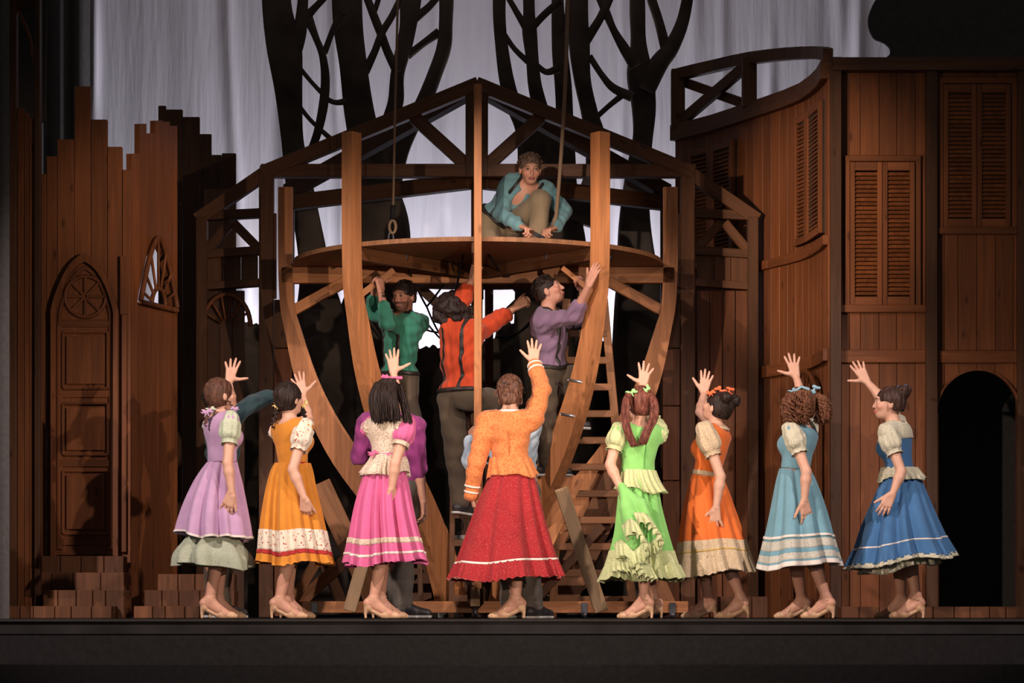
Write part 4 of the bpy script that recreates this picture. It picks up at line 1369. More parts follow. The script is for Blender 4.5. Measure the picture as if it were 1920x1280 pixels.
    def build(s):
        B = Prims(); B.extend(s.T); B.extend(s.pr)
        l, u = B.bounds(0.03)
        l[2] = max(l[2], 0.004)
        Vs, Qs, nv = [], [], 0
        def run(l_, u_, h, drop):
            nonlocal nv
            Fv, ax = field(B, h, l_, u_)
            V, Q = nets(Fv, l_, h)
            if len(Q) == 0: return
            c = V[Q].mean(1); keep = np.ones(len(Q), bool)
            for lo, hi in drop: keep &= ~((c > lo) & (c < hi)).all(1)
            Q = Q[keep]
            Vs.append(V); Qs.append(Q + nv); nv += len(V)
        fine = [(np.maximum(np.maximum(lo, [-99, -99, 0.004]), l), np.minimum(hi, u), h) for lo, hi, h in s.boxes]
        run(l, u, 0.011, [(lo + 0.012, hi - 0.012) for lo, hi, h in fine])
        for i, (lo, hi, h) in enumerate(fine): run(lo, hi, h, [(a + 0.012, b - 0.012) for a, b, _ in fine[:i]])
        V = np.concatenate(Vs); Q = np.concatenate(Qs)
        og = A3(worldpos(s.root))
        # drop unused verts
        used = np.zeros(len(V), bool); used[Q.ravel()] = True
        mp = np.cumsum(used) - 1; V = V[used]; Q = mp[Q]
        me = npmesh('body', V - og, Q)
        col = np.ones((len(V), 4), f32); col[:, :3] = s.tone
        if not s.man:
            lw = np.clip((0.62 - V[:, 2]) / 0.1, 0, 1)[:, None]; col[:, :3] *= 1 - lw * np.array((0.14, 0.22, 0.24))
        if hasattr(s, 'hc'):
            d = (V - s.hc) / s.hs
            x, y, z = d @ s.HR, d @ s.HF, d @ s.HU
            inh = (np.abs(x) < 0.1) & (y > 0.02) & (np.abs(z) < 0.12)
            def paint(mask, c, a=1.0): col[mask, :3] = col[mask, :3] * (1 - a) + np.array(c) * a
            ax_ = np.abs(x)
            paint(inh & (y > 0.05) & (((ax_ - 0.042) / 0.024) ** 2 + ((z + 0.025) / 0.022) ** 2 < 1), s.tone * np.array((1.02, 0.8, 0.78)), 0.6)
            if s.beard:
                paint(inh & (z < -0.036) & (y > 0.0), s.tone * 0.22, 0.8); paint(inh & (y > 0.07) & (ax_ < 0.03) & (z > -0.05) & (z < -0.036), s.tone * 0.2, 0.85)
            paint(inh & (y > 0.06) & ((x / 0.025) ** 2 + ((z + 0.060) / 0.012) ** 2 < 1), s.lip)
            paint(inh & (y > 0.06) & (((ax_ - 0.032) / 0.012) ** 2 + ((z - 0.007) / 0.006) ** 2 < 1), (0.35, 0.28, 0.25))
            paint(inh & (y > 0.06) & (((ax_ - 0.031) / 0.006) ** 2 + ((z - 0.006) / 0.006) ** 2 < 1), (0.02, 0.014, 0.012))
            paint(inh & (y > 0.06) & (((ax_ - 0.032) / 0.013) ** 2 + ((z - 0.014) / 0.003) ** 2 < 1), (0.06, 0.035, 0.028))
            paint(inh & (y > 0.04) & (((ax_ - 0.034) / 0.019) ** 2 + ((z - 0.030 + 6 * (ax_ - 0.034) ** 2) / 0.004) ** 2 < 1), (0.10, 0.055, 0.04))
        at = me.color_attributes.new('tint', 'FLOAT_COLOR', 'POINT')
        at.data.foreach_set('color', col.ravel())
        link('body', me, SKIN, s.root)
        return s

    # ---- hair
    def haircap(s, mat, off=0.012, extra=None, seed=1, amp=0.004, low=-0.075, face=(0.064, 0.085, 0.092), fz=-0.030, name='hair', more=()):
        k = s.hs
        Hp = Prims()
        Hp.ell(s.hq(0, -0.014, 0.03), (0.073 * k, 0.092 * k, 0.085 * k), s.hax, 0.02)
        Hp.ell(s.hq(0, -0.040, -0.02), (0.064 * k, 0.055 * k, 0.065 * k), s.hax, 0.03)
        if extra: extra(Hp, s.hq)
        c = s.hq(0, 0.092, fz)
        cl = [ecut(c, [q * k for q in face], s.hax)]
        cl += list(more)
        if low is not None: cl.append(plane(s.hq(0, 0, low), -s.HU))
        return solid(name, Hp, 0.0065, mat, s.root, off, cl, wrinkle(amp, 130, seed, (1, 1, 0.35)))

    def scalp(s, mat, n, length, seed, parent=None, r0=0.006):
        """short combed-back locks over the crown"""
        rg = random.Random(seed); out_ = []
        k = s.hs
        while len(out_) < n:
            v = unit([rg.gauss(0, 1), rg.gauss(0, 1), abs(rg.gauss(0.5, 0.7))])
            if v[2] < 0.12 or (v[1] > 0.35 and v[2] < 0.62): continue
            q = v * np.array((0.080, 0.098, 0.090)) + np.array((0, -0.014, 0.03))
            t = unit(np.array((v[0] * 0.5 + rg.gauss(0, 0.25), -0.8, 0.1)) - v * (np.array((v[0] * 0.5, -0.8, 0.1)) @ v))
            out_.append([s.hq(*q), s.hq(*(q + t * length * 0.5 + v * 0.010)), s.hq(*(q + t * length + v * 0.002))])
        return s.strands('hair_locks', out_, mat, seed, r0, 0.0, 1, parent, n=5)

    def strands(s, name, roots, mat, seed, r0=0.006, curl=0.0, freq=60, parent=None, r1=0.0015, n=12):
        """roots: list of control polylines; each becomes one lock"""
        rg = random.Random(seed)
        paths, rads = [], []
        for path in roots:
            pts = smoothpath([tuple(A3(p)) for p in path], n)
            ph = rg.uniform(0, 6.28); out_ = []
            for i, p in enumerate(pts):
                u = i / n
                a = freq * u + ph
                out_.append(Vector(p) + Vector((math.cos(a), math.sin(a), 0.3 * math.sin(a * 0.7))) * curl * min(1, u * 3))
            paths.append(out_)
            rads.append([r0 * (1 - u / n) ** 0.6 + r1 for u in range(n + 1)])
        return tubeobj(name, paths, rads, mat, parent or s.root, 5, origin=worldpos(s.root))

    # ---- clothes
    def garment(s, name, prims, mat, off, clips=(), seed=1, amp=0.003, freq=55, h=0.0085, parent=None, stretch=(1, 1, 1)):
        return solid(name, prims, h, mat, parent or s.root, off, clips, wrinkle(amp, freq, seed, stretch) if amp else None)

    def armprims(s, side, frac=1.0, m_=1.0):
        sh, e, w_ = s.arms[side]
        A = Prims()
        g_ = (1.1 if s.man else 1.0) * m_
        A.cone(sh, e, 0.048 * g_, 0.037 * g_, 0.03)
        if frac > 1e-6: A.cone(e, e + (w_ - e) * frac, 0.038 * g_, (0.038 - 0.011 * frac) * g_, 0.015)
        return A

    def puff(s, side, mat, t0=0.08, t1=0.50, r=0.068, seed=1, edge=None, name='sleeve', parent=None):
        sh, e, _ = s.arms[side]
        d = unit(e - sh); L = np.linalg.norm(e - sh)
        a = sh + d * L * t0; b = sh + d * L * t1
        u = unit(np.cross(d, (0.3, 1, 0.2))); v = np.cross(d, u)
        S = Prims()
        S.ell((a + b) / 2 - d * 0.01, (r, r, L * (t1 - t0) * 0.62), [u, v, d], 0.02)
        S.cone(sh - d * 0.01, a, r * 0.80, r * 0.9, 0.03)
        w_ = wrinkle(0.005, 75, seed)
        def dp(X, Y, Z):
            px, py, pz = X - f32(a[0]), Y - f32(a[1]), Z - f32(a[2])
            an = np.arctan2(px * f32(v[0]) + py * f32(v[1]) + pz * f32(v[2]), px * f32(u[0]) + py * f32(u[1]) + pz * f32(u[2]))
            return w_(X, Y, Z) + np.sin(an * 9) * f32(0.003)
        o = solid(name, S, 0.0065, mat, parent or s.root, 0.0, [plane(b, d)], dp)
        # gathered edge: a wavy flared band round the arm
        V, F = [], []
        n = 56
        for j, (q, rr_, am) in enumerate(((-0.012, r * 0.80, 0.0), (0.004, 0.050, 0.001), (0.018, 0.060, 0.005))):
            for i in range(n):
                th_ = 2 * math.pi * i / n
                rad = rr_ + am * math.sin(th_ * 9 + seed)
                V.append(b + d * (q + 0.4 * am * math.cos(th_ * 9)) + u * math.cos(th_) * rad + v * math.sin(th_) * rad)
        for j in range(2):
            for i in range(n): F.append((j * n + i, j * n + (i + 1) % n, (j + 1) * n + (i + 1) % n, (j + 1) * n + i))
        og = worldpos(s.root)
        link('sleeve_ruffle', pymesh('sleeve_ruffle', [Vector(q) - og for q in V], F), edge or mat, o, True)
        return o

    def skirt(s, name, rows, mat, v0=0.0, v1=1.0, nf=9, a0=0.02, a1=0.12, seed=1, out=0.0, depth=0.92, parent=None, sharp=1.0, hem=0.0, nt_=240, nv=30, swirl=0.15, flare=0.0, thick=0.004, ruf=None):
        """rows (yL,xL,yR,xR) in photo pixels at the dancer's own distance, waist to hem; folds run down the cloth"""
        R_ = smoothpath(rows, 80)
        rg = np.random.RandomState(seed)
        th = np.linspace(0, 2 * np.pi, nt_, endpoint=False)
        nn = int(nf * 1.9); sp0 = 2 * np.pi / nn
        fold = np.zeros(nt_)
        for q in range(nn):
            c0 = (q + rg.uniform(-0.3, 0.3)) * sp0; dd = (th - c0 + np.pi) % (2 * np.pi) - np.pi
            fold -= rg.uniform(0.4, 1.9) * np.exp(-(dd / (sp0 * rg.uniform(0.20, 0.36))) ** 2)
        fold = (fold - fold.mean()) * 1.1
        pw = rg.rand(2) * 6.28; wave = np.sin(th * 3 + pw[0]) + 0.8 * np.sin(th * 5 + pw[1])
        fine = np.zeros(nt_)
        if ruf:
            nr = ruf[0]; ph = rg.rand(3) * 6.28
            fine = np.sin(th * nr + 0.8 * np.sin(th * 3 + ph[0]) + ph[1]) * (0.7 + 0.4 * np.sin(th * 5 + ph[2]))
        og = A3(worldpos(s.root)); sp = s_at(s.Y)
        V = np.zeros((nv + 1, nt_, 3))
        for j in range(nv + 1):
            u = v0 + (v1 - v0) * j / nv
            q = np.array(R_[0]) if u <= 0 else np.array([np.interp(u * 80, range(81), [r[i] for r in R_]) for i in range(4)])
            yl, xl, yr, xr = q
            a = (xr - xl) / 2 / sp + out + flare * (j / nv); cx = ((xl + xr) / 2 - 960) / sp
            zl, zr = CAMZ + (HOR - yl) / sp, CAMZ + (HOR - yr) / sp
            amp = (a0 + (a1 - a0) * u) * a
            tw = th + swirl * u
            rad = 1.0 + amp * fold / max(a, 1e-3) - (a0 + (a1 - a0) * u) * 0.5
            if ruf: rad = rad + fine * ruf[1] * (0.15 + 0.85 * min(1, j / nv))
            cx_ = np.cos(tw)
            V[j, :, 0] = cx + a * rad * cx_
            V[j, :, 1] = s.Y + a * depth * rad * np.sin(tw) + s.f[1] * 0.0
            V[j, :, 2] = (zl + zr) / 2 + (zr - zl) / 2 * cx_ + hem * (u ** 3) * (fine if ruf else fold) * 0.4 + 0.011 * max(0.0, u) ** 3 * wave
        V = V - og
        idx = np.arange((nv + 1) * nt_).reshape(nv + 1, nt_)
        Q = np.stack([idx[:-1], np.roll(idx[:-1], -1, 1), np.roll(idx[1:], -1, 1), idx[1:]], -1).reshape(-1, 4)
        # inner face, so the cloth has thickness
        c = V.mean(1, keepdims=True); dirv = V - c; dirv[:, :, 2] = 0
        dirv /= np.linalg.norm(dirv, axis=2, keepdims=True) + 1e-9
        V2 = V - dirv * thick
        n0 = V.shape[0] * V.shape[1]
        Q2 = Q[:, ::-1] + n0
        rim = np.stack([idx[-1], np.roll(idx[-1], -1), np.roll(idx[-1], -1) + n0, idx[-1] + n0], -1)
        VV = np.concatenate([V.reshape(-1, 3), V2.reshape(-1, 3)]); QQ = np.concatenate([Q, Q2, rim])
        return link(name, npmesh(name, VV, QQ), mat, parent or s.root)

    def bow(s, c, r_, u, mat, size=0.03, parent=None, name='bow'):
        c, r_, u = A3(c), unit(r_), unit(u)
        n = unit(np.cross(r_, u))
        B = Prims()
        for k in (-1, 1):
            B.ell(c + r_ * k * size * 0.72 + u * size * 0.15, (size * 0.66, size * 0.50, size * 0.30), [r_, u, n], 0.008)
            B.ell(c + r_ * k * size * 1.05 + u * size * 0.25, (size * 0.25, size * 0.2, size * 0.22), [r_, u, n], 0.006, -1)
            B.cone(c, c + r_ * k * size * 0.45 - u * size * 0.9, size * 0.2, size * 0.13, 0.004)
        B.ell(c, (size * 0.26,) * 3, None, 0.004)
        return solid(name, B, 0.0042, mat, parent or s.root)

    def braid(s, pts, mat, r=0.02, seed=1, name='braid', n=None):
        path = smoothpath([tuple(A3(p)) for p in pts], 40)
        L = sum(np.linalg.norm(path[i + 1] - path[i]) for i in range(40))
        n = n or int(L / 0.012)
        B = Prims()
        for i in range(n):
            u = i / (n - 1); p = path[int(u * 40)]
            t = unit(path[min(40, int(u * 40) + 1)] - path[max(0, int(u * 40) - 1)])
            sd = unit(np.cross(t, (0, 1, 0.1)))
            rr_ = r * (1 - 0.35 * u)
            q = p + sd * rr_ * 0.45 * (1 if i % 2 else -1)
            B.ell(q, (rr_ * 0.85, rr_ * 0.8, rr_ * 0.62), None, 0.005)
        return solid(name, B, 0.0055, mat, s.root)

    def tubering(s, name, pts, r, mat, parent=None, flat=1.0):
        return tubeobj(name, [[Vector(p) for p in pts]], [r], mat, parent or s.root, 6, flat, origin=worldpos(s.root))
# ================================================================== THE EIGHT DANCERS
GRP = 'women dancers in a line with one arm raised'


def dancer(label, phi, neck, waist, head, near, far, ank1, ank2, base, Y=0.0, tone=(0.64, 0.37, 0.265), bod=None, low_cut=(0.095, 0.10, 0.075), bodoff=0.011):
    """near/far = (side, elbow, wrist, tip, palm normal, hand options); px points carry their own depth offset"""
    g = Fig(Y, base, label, GRP, phi, tone)
    nk, ws = g.p(*neck), g.p(*waist)
    pl = ws - unit(nk - ws) * 0.10 - UP * 0.07
    g.torso(nk, ws, pl)
    for side, el, wr, tip, n, opt in (near, far):
        g.shoulder(side, opt.pop('sh') if 'sh' in opt else None)
        g.arm(side, g.p(*el), g.p(*wr))
    hx, hy, hdy, hphi, hpit = head[:5]
    g.head(g.p(hx, hy, hdy), hphi, hpit, size=1.0)
    for side, el, wr, tip, n, opt in (near, far):
        g.hand(side, g.p(*tip) - g.p(*wr), n, **opt)
    for side, (px, py, dy, fphi) in (('R', ank1), ('L', ank2)):
        an = g.p(px, py, dy); hp = g.pel + g.hr * (0.055 if side == 'R' else -0.055)
        kn = (an + hp) / 2 + g.f * 0.03; kn[2] = an[2] + (hp[2] - an[2]) * 0.48
        g.leg(side, kn, an); g.heelfoot(side, fphi)
    g.build()
    if bod:
        g.bodice = g.garment('bodice', g.T, bod, bodoff, [plane(ws - g.tu * 0.012, -g.tu), ecut(nk + g.tu * 0.025, low_cut, [g.tr, g.tf, g.tu])], seed=int(base), amp=0.0022, freq=45, h=0.0075)
    return g


def belt(g, name, mat, dz, half, off=0.015):
    return g.garment(name, g.T, mat, off, [slab(g.waist + g.tu * dz, g.tu, half)], amp=0)


def locks(g, px_path, n, spread0, spread1, seed):
    """n hair locks along a px polyline (px,py,dy), fanned by spread in metres"""
    r = random.Random(seed); out_ = []
    for i in range(n):
        o0 = np.array([r.gauss(0, 1) for _ in range(3)]); o0 = o0 / (np.linalg.norm(o0) + 0.2)
        jl = r.uniform(0.86, 1.05)
        pts = []
        m_ = len(px_path) - 1
        for j, q in enumerate(px_path):
            u = j / m_
            sp_ = spread0 + (spread1 - spread0) * u
            if u > 0.9: q = tuple(np.array(px_path[-2]) + (np.array(q) - np.array(px_path[-2])) * jl)
            pts.append(g.p(*q) + o0 * np.array((1, 1, 0.3)) * sp_)
        out_.append(pts)
    return out_


NEARN = (0.1, 1, 0.1)
# ---- colours
LAV = cloth('lavender_cloth', (0.50, 0.31, 0.49)); SAGE = cloth('sage_print', (0.38, 0.41, 0.31), (0.24, 0.28, 0.21), 170); SAGE_L = cloth('sage_sleeve', (0.52, 0.57, 0.42), (0.40, 0.46, 0.32), 90)
WHITE = cloth('white_trim', (0.75, 0.68, 0.62)); MUST = cloth('mustard_cloth', (0.60, 0.23, 0.03)); CREAMF = cloth('cream_red_print', (0.72, 0.64, 0.52), (0.42, 0.12, 0.10), 55, 0.5)
REDT = cloth('red_ribbon', (0.40, 0.03, 0.03)); PINK = cloth('pink_cloth', (0.62, 0.13, 0.30)); CREAMD = cloth('cream_speckle', (0.70, 0.60, 0.48), (0.40, 0.27, 0.20), 150, 0.15)
REDP = cloth('red_dotted_cloth', (0.31, 0.016, 0.022), (0.44, 0.07, 0.06), 170, 0.4); RUSTP = cloth('orange_print_cloth', (0.64, 0.22, 0.075), (0.52, 0.15, 0.045), 70, 0.1)
GREEN = cloth('light_green_cloth', (0.24, 0.58, 0.16)); LIME = cloth('pale_lime_print', (0.54, 0.58, 0.31), (0.44, 0.50, 0.24), 110, 0.2); ORANGE = cloth('orange_cloth', (0.70, 0.155, 0.03))
LACE = cloth('beige_lace', (0.58, 0.46, 0.31), (0.44, 0.32, 0.20), 150, 0.1); SKY = cloth('powder_blue_cloth', (0.17, 0.34, 0.42)); SKYP = cloth('blue_cream_print', (0.56, 0.54, 0.46), (0.38, 0.39, 0.35), 140, 0.1)
BLUE = cloth('denim_blue_cloth', (0.055, 0.155, 0.33)); CREAMB = cloth('cream_sprig_print', (0.60, 0.57, 0.43), (0.42, 0.41, 0.31), 120, 0.2); GOLD = cloth('gold_ribbon', (0.55, 0.36, 0.10))

# ---- 1 lavender
g = dancer('woman in a lavender dress with pale sage underskirt and two beribboned braids', 58, (414, 780), (417, 864), (414, 741, 0, 58, 12),
           ('R', (427, 868, -0.20), (434, 921, -0.20), (424, 957, -0.18), NEARN, dict(spread=0.9, curl=(14, 14, 10), thumb=25)),
           ('L', (434, 756, 0.36), (429, 716, 0.50), (441, 664, 0.53), (0, 1, 0.15), dict(spread=1.35, curl=(3, 4, 3), thumb=78)),
           (393, 1124, -0.02, 88), (409, 1124, 0.20, 88), 395, bod=LAV)
R1 = [(866, 388, 866, 446), (882, 376, 884, 450), (905, 362, 908, 456), (940, 346, 945, 463), (975, 334, 985, 470), (1000, 328, 1012, 474)]
sk = g.skirt('skirt', R1, LAV, nf=7, a0=0.054, a1=0.187, seed=4, hem=0.015)
g.skirt('hem_trim', R1, WHITE, v0=0.965, v1=1.0, nf=7, a0=0.054, a1=0.187, seed=4, hem=0.015, out=0.004, parent=sk, nv=3)
R1b = [(985, 360, 995, 440), (1010, 346, 1020, 454), (1035, 325, 1045, 473), (1056, 320, 1068, 478)]
g.skirt('underskirt', R1b, SAGE, nf=6, a0=0.090, a1=0.144, seed=9, parent=sk)
g.puff('R', SAGE_L, seed=2, r=0.072, edge=SAGE_L); g.puff('L', SAGE_L, seed=3, edge=SAGE_L)
g.haircap(H_BROWN, seed=3)
g.braid([g.hq(-0.05, -0.06, -0.05), g.p(395, 768, -0.10), g.p(388, 780, -0.12), g.p(385, 798, -0.12)], H_BROWN, 0.018)
g.braid([g.hq(0.065, 0.0, -0.01), g.p(431, 756, -0.06), g.p(437, 766, -0.07)], H_BROWN, 0.015)
g.bow(g.p(388, 772, -0.13), (1, 0.1, 0.15), UP, LAV, 0.034); g.bow(g.p(395, 768, -0.11), (1, 0.3, 0.3), UP, SAGE_L, 0.030); g.bow(g.p(440, 766, -0.09), (1, 0.1, -0.1), UP, LAV, 0.026)

# ---- 2 mustard
g = dancer('woman in a mustard yellow dress with red belt and dark plaits tied in yellow', 48, (545, 793), (549, 868), (542, 748, 0, 42, 8),
           ('R', (549, 880, -0.20), (570, 932, -0.20), (574, 966, -0.16), NEARN, dict(spread=0.4, curl=(30, 35, 25), thumb=25, tcurl=20)),
           ('L', (578, 785, 0.34), (568, 742, 0.46), (557, 696, 0.48), (0, 1, 0.15), dict(spread=1.2, curl=(4, 5, 4), thumb=62)),
           (524, 1125, -0.02, 88), (540, 1125, 0.2, 80), 535, bod=MUST)
R2 = [(868, 514, 868, 583), (885, 506, 885, 588), (910, 499, 910, 593), (950, 491, 950, 603), (1000, 484, 1000, 615), (1056, 479, 1056, 628)]
sk = g.skirt('skirt', R2, MUST, v1=0.80, nf=8, a0=0.054, a1=0.201, seed=7)
g.skirt('floral_band', R2, CREAMF, v0=0.775, v1=0.92, nf=8, a0=0.054, a1=0.201, seed=7, ruf=(34, 0.015), out=0.004, parent=sk, nv=8)
g.skirt('red_band', R2, REDT, v0=0.915, v1=0.945, nf=8, a0=0.054, a1=0.201, seed=7, ruf=(34, 0.015), out=0.006, parent=sk, nv=3)
g.skirt('ruffle', R2, MUST, v0=0.94, v1=1.03, nf=8, a0=0.054, a1=0.201, seed=7, ruf=(34, 0.025), out=0.005, flare=0.012, parent=sk, nv=6, hem=0.010)
belt(g, 'belt', REDT, -0.004, 0.006)
g.puff('R', CREAMF, seed=5, r=0.074); g.puff('L', CREAMF, seed=6)
g.haircap(H_DARK, seed=6)
YB = cloth('yellow_ribbon', (0.75, 0.55, 0.22))
for (x, dy) in ((517, -0.02), (569, 0.05)):
    g.braid([g.p(x + (6 if x < 540 else -6), 762, dy), g.p(x, 775, dy), g.p(x - (7 if x < 540 else -3), 800, dy - 0.02)], H_DARK, 0.023)
    g.bow(g.p(x + 2, 758, dy - 0.03), (0.4, 0.3, 1), (1, 0, 0), YB, 0.028)

# ---- 3 pink
g = dancer('woman in a pink dress with cream speckled bodice and long loose dark hair', 30, (727, 788), (728, 856), (729, 742, 0, 25, 8),
           ('R', (741, 868, -0.16), (735, 915, -0.14), (731, 944, -0.10), (-0.5, 0.8, 0), dict(spread=0.3, curl=(40, 45, 30), thumb=20, tcurl=25)),
           ('L', (752, 762, 0.32), (738, 700, 0.40), (736, 656, 0.41), (0, 1, 0.12), dict(spread=1.0, curl=(3, 3, 3), thumb=72)),
           (700, 1124, -0.02, 85), (714, 1125, 0.16, 80), 715, bod=CREAMD)
R3 = [(860, 700, 860, 757), (885, 684, 885, 762), (920, 672, 920, 770), (960, 662, 960, 778), (1010, 653, 1008, 790), (1060, 645, 1052, 801)]
sk = g.skirt('skirt', R3, PINK, v1=0.83, nf=9, a0=0.072, a1=0.216, seed=12)
g.skirt('floral_band', R3, CREAMD, v0=0.80, v1=0.845, nf=9, a0=0.072, a1=0.216, seed=12, out=0.006, parent=sk, nv=3)
g.skirt('ruffle', R3, PINK, v0=0.835, v1=1.04, nf=9, a0=0.072, a1=0.216, seed=12, ruf=(38, 0.03), out=0.004, parent=sk, nv=10, flare=0.008, hem=0.010)
g.skirt('hem_ribbon', R3, WHITE, v0=0.915, v1=0.935, nf=9, a0=0.072, a1=0.216, seed=12, out=0.013, parent=sk, nv=2)
R3p = [(852, 699, 852, 757), (865, 692, 865, 763), (880, 681, 880, 766), (891, 675, 889, 768)]
g.skirt('peplum', R3p, CREAMD, nf=11, a0=0.036, a1=0.144, seed=5, out=0.012, nv=10, hem=0.010)
sash = belt(g, 'sash', PINK, 0.005, 0.016, 0.018)
g.bow(g.p(699, 850, -0.10), (1, 0.2, 0.3), UP, PINK, 0.03, sash)
g.puff('R', PINK, seed=8, r=0.075, edge=CREAMD); g.puff('L', PINK, seed=9, edge=CREAMD)
# shoulder frills
for sd in ('R', 'L'):
    sh = g.sh[sd]; k = 1 if sd == 'R' else -1
    fr_ = [sh + g.tu * 0.055 * math.cos(a) - g.tf * 0.085 * math.sin(a) - g.tr * (k * 0.03) + g.tr * (k * 0.008 * math.sin(a * 14)) for a in np.linspace(-1.6, 2.2, 50)]
    g.tubering('shoulder_frill', fr_, 0.016, CREAMD, flat=0.6)
hc = g.haircap(H_DARK, seed=9, low=-0.09)
rt = locks(g, [(712, 718, -0.10), (703, 740, -0.13), (704, 768, -0.15), (708, 792, -0.14)], 95, 0.036, 0.045, 1)
rt += locks(g, [(733, 710, -0.09), (734, 738, -0.14), (738, 765, -0.16), (738, 790, -0.16)], 90, 0.034, 0.05, 2)
rt += locks(g, [(747, 722, -0.04), (755, 748, -0.08), (762, 772, -0.12), (766, 797, -0.12)], 70, 0.03, 0.032, 3)
rt += locks(g, [(722, 712, -0.09), (720, 738, -0.135), (722, 765, -0.15), (724, 788, -0.15)], 70, 0.034, 0.045, 5)
g.strands('long_hair', rt, H_DARK, 4, 0.0045, 0.003, 7, hc)
g.bow(g.p(722, 705, -0.10), (1, 0, 0), UP, PINK, 0.022); g.tubering('hair_ribbon', [g.p(715, 706, -0.10), g.p(735, 709, -0.115), g.p(753, 708, -0.05)], 0.011, PINK)

# ---- 4 rust jacket and red skirt
g = dancer('woman in an orange printed jacket and long red skirt, hair in a bun', 4, (955, 776), (957, 860), (956, 735, 0.02, 5, 6),
           ('L', (893, 868, -0.02), (884, 925, 0.02), (890, 952, 0.06), (1, 0.3, 0), dict(spread=0.3, curl=(35, 40, 30), thumb=20)),
           ('R', (1016, 730, 0.14), (1002, 682, 0.26), (1000, 627, 0.28), (0, 1, 0.12), dict(spread=1.15, curl=(3, 4, 3), thumb=48)),
           (968, 1122, 0.0, -82), (966, 1122, 0.2, -82), 960)
JK = Prims(); JK.extend(g.T); JK.extend(g.armprims('L', 1.02, 1.25)); JK.extend(g.armprims('R', 0.93, 1.25))
g.shL = g.arms['R']
wr, el = g.arms['R'][2], g.arms['R'][1]
jac = g.garment('jacket', JK, RUSTP, 0.016, [lambda X, Y, Z, z0=float(P(0, 868, 0).z): np.where((np.abs(X - f32(P(957, 0, 0).x)) < 0.16), f32(z0) - Z, f32(-1)), ecut(g.neck + g.tu * 0.03, (0.085, 0.10, 0.055), [g.tr, g.tf, g.tu])], seed=5, amp=0.006, freq=52)
R4p = [(858, 921, 858, 993), (870, 919, 870, 998), (882, 917, 882, 1003), (894, 915, 892, 1008)]
g.skirt('peplum', R4p, RUSTP, nf=7, a0=0.036, a1=0.081, seed=3, out=0.012, nv=10, parent=jac)
belt(g, 'waistband', cloth('rust_dark', (0.45, 0.12, 0.03)), -0.004, 0.007, 0.022)
g.tubering('collar', [g.neck + g.tu * 0.018 + g.tr * 0.088 * math.sin(a) - g.tf * 0.092 * math.cos(a) for a in np.linspace(-2.6, 2.6, 40)], 0.009, WHITE, jac, 0.7)
for p_, q_ in ((g.arms['R'][2], g.arms['R'][1]), (g.arms['L'][2], g.arms['L'][1])):
    d_ = unit(q_ - p_); u_ = unit(np.cross(d_, (0, 1, 0.1))); v_ = np.cross(d_, u_)
    for k_ in (0.012, 0.052):
        g.tubering('cuff', [p_ + d_ * k_ + (u_ * math.cos(a) + v_ * math.sin(a)) * (0.047 + k_ * 0.09) for a in np.linspace(0, 6.2832, 25)], 0.007, WHITE, jac)
g.tubering('back_seam', [g.neck - g.tf * 0.107 - g.tu * 0.03, g.waist + g.tu * 0.16 - g.tf * 0.118, g.waist + g.tu * 0.06 - g.tf * 0.11, g.waist - g.tf * 0.105], 0.003, MATS['rust_dark'], jac)
g.tubering('lace_end', [g.waist - g.tf * 0.115 + g.tr * 0.0, g.waist - g.tf * 0.13 - UP * 0.06 + g.tr * 0.02, g.waist - g.tf * 0.14 - UP * 0.13 + g.tr * 0.045], 0.004, REDT, jac)
R4 = [(866, 926, 866, 993), (890, 918, 890, 1003), (930, 900, 930, 1014), (970, 884, 970, 1024), (1020, 866, 1016, 1038), (1056, 853, 1048, 1048), (1088, 843, 1082, 1056)]
sk = g.skirt('skirt', R4, REDP, v1=0.84, nf=6, a0=0.054, a1=0.129, seed=16)
g.skirt('hem_ribbon', R4, WHITE, v0=0.825, v1=0.845, nf=6, a0=0.054, a1=0.129, seed=16, out=0.006, parent=sk, nv=2)
g.skirt('ruffle', R4, REDP, v0=0.838, v1=1.02, nf=6, a0=0.054, a1=0.129, seed=16, ruf=(46, 0.035), out=0.004, flare=0.012, parent=sk, nv=10, hem=0.015, nt_=320)
g.skirt('ruffle_edge', R4, cloth('peach_edge', (0.75, 0.42, 0.30)), v0=1.01, v1=1.025, nf=6, a0=0.054, a1=0.129, seed=16, ruf=(46, 0.035), out=0.0165, parent=sk, nv=2, hem=0.015, nt_=320)


def bun4(Hp, q):
    Hp.ell(q(0, -0.128, -0.045), (0.046, 0.036, 0.038), None, 0.004)
    for i in range(9):
        a = i * 0.7; Hp.cone(q(0.04 * math.cos(a), -0.140, -0.045 + 0.034 * math.sin(a)), q(0.04 * math.cos(a + 0.9), -0.132, -0.045 + 0.034 * math.sin(a + 0.9)), 0.012, 0.010, 0.004)
    for i in range(8):
        x = -0.055 + 0.016 * i; Hp.cone(q(x, -0.085, 0.06), q(x * 0.6 + 0.01, -0.112, 0.0), 0.010, 0.012, 0.006)
    Hp.cone(q(0.0, -0.09, -0.06), q(0.012, -0.085, -0.10), 0.016, 0.008, 0.01)
g.haircap(hairmat('light_brown_hair', (0.05, 0.022, 0.015), (0.18, 0.085, 0.055)), extra=bun4, seed=13, amp=0.006)
_r = random.Random(8); rt = []
for i in range(70):
    a_ = _r.uniform(-1.9, 1.9); x0, z0 = 0.082 * math.sin(a_), 0.03 + 0.09 * math.cos(a_)
    e_ = (_r.gauss(0, 0.022), -0.14 + _r.gauss(0, 0.01), -0.035 + _r.gauss(0, 0.02))
    rt.append([g.hq(x0, -0.02 + _r.uniform(-0.02, 0.03), z0), g.hq(x0 * 0.8, -0.09, z0 * 0.75), g.hq(e_[0] + x0 * 0.3, -0.125, e_[2] + 0.03), g.hq(*e_)])
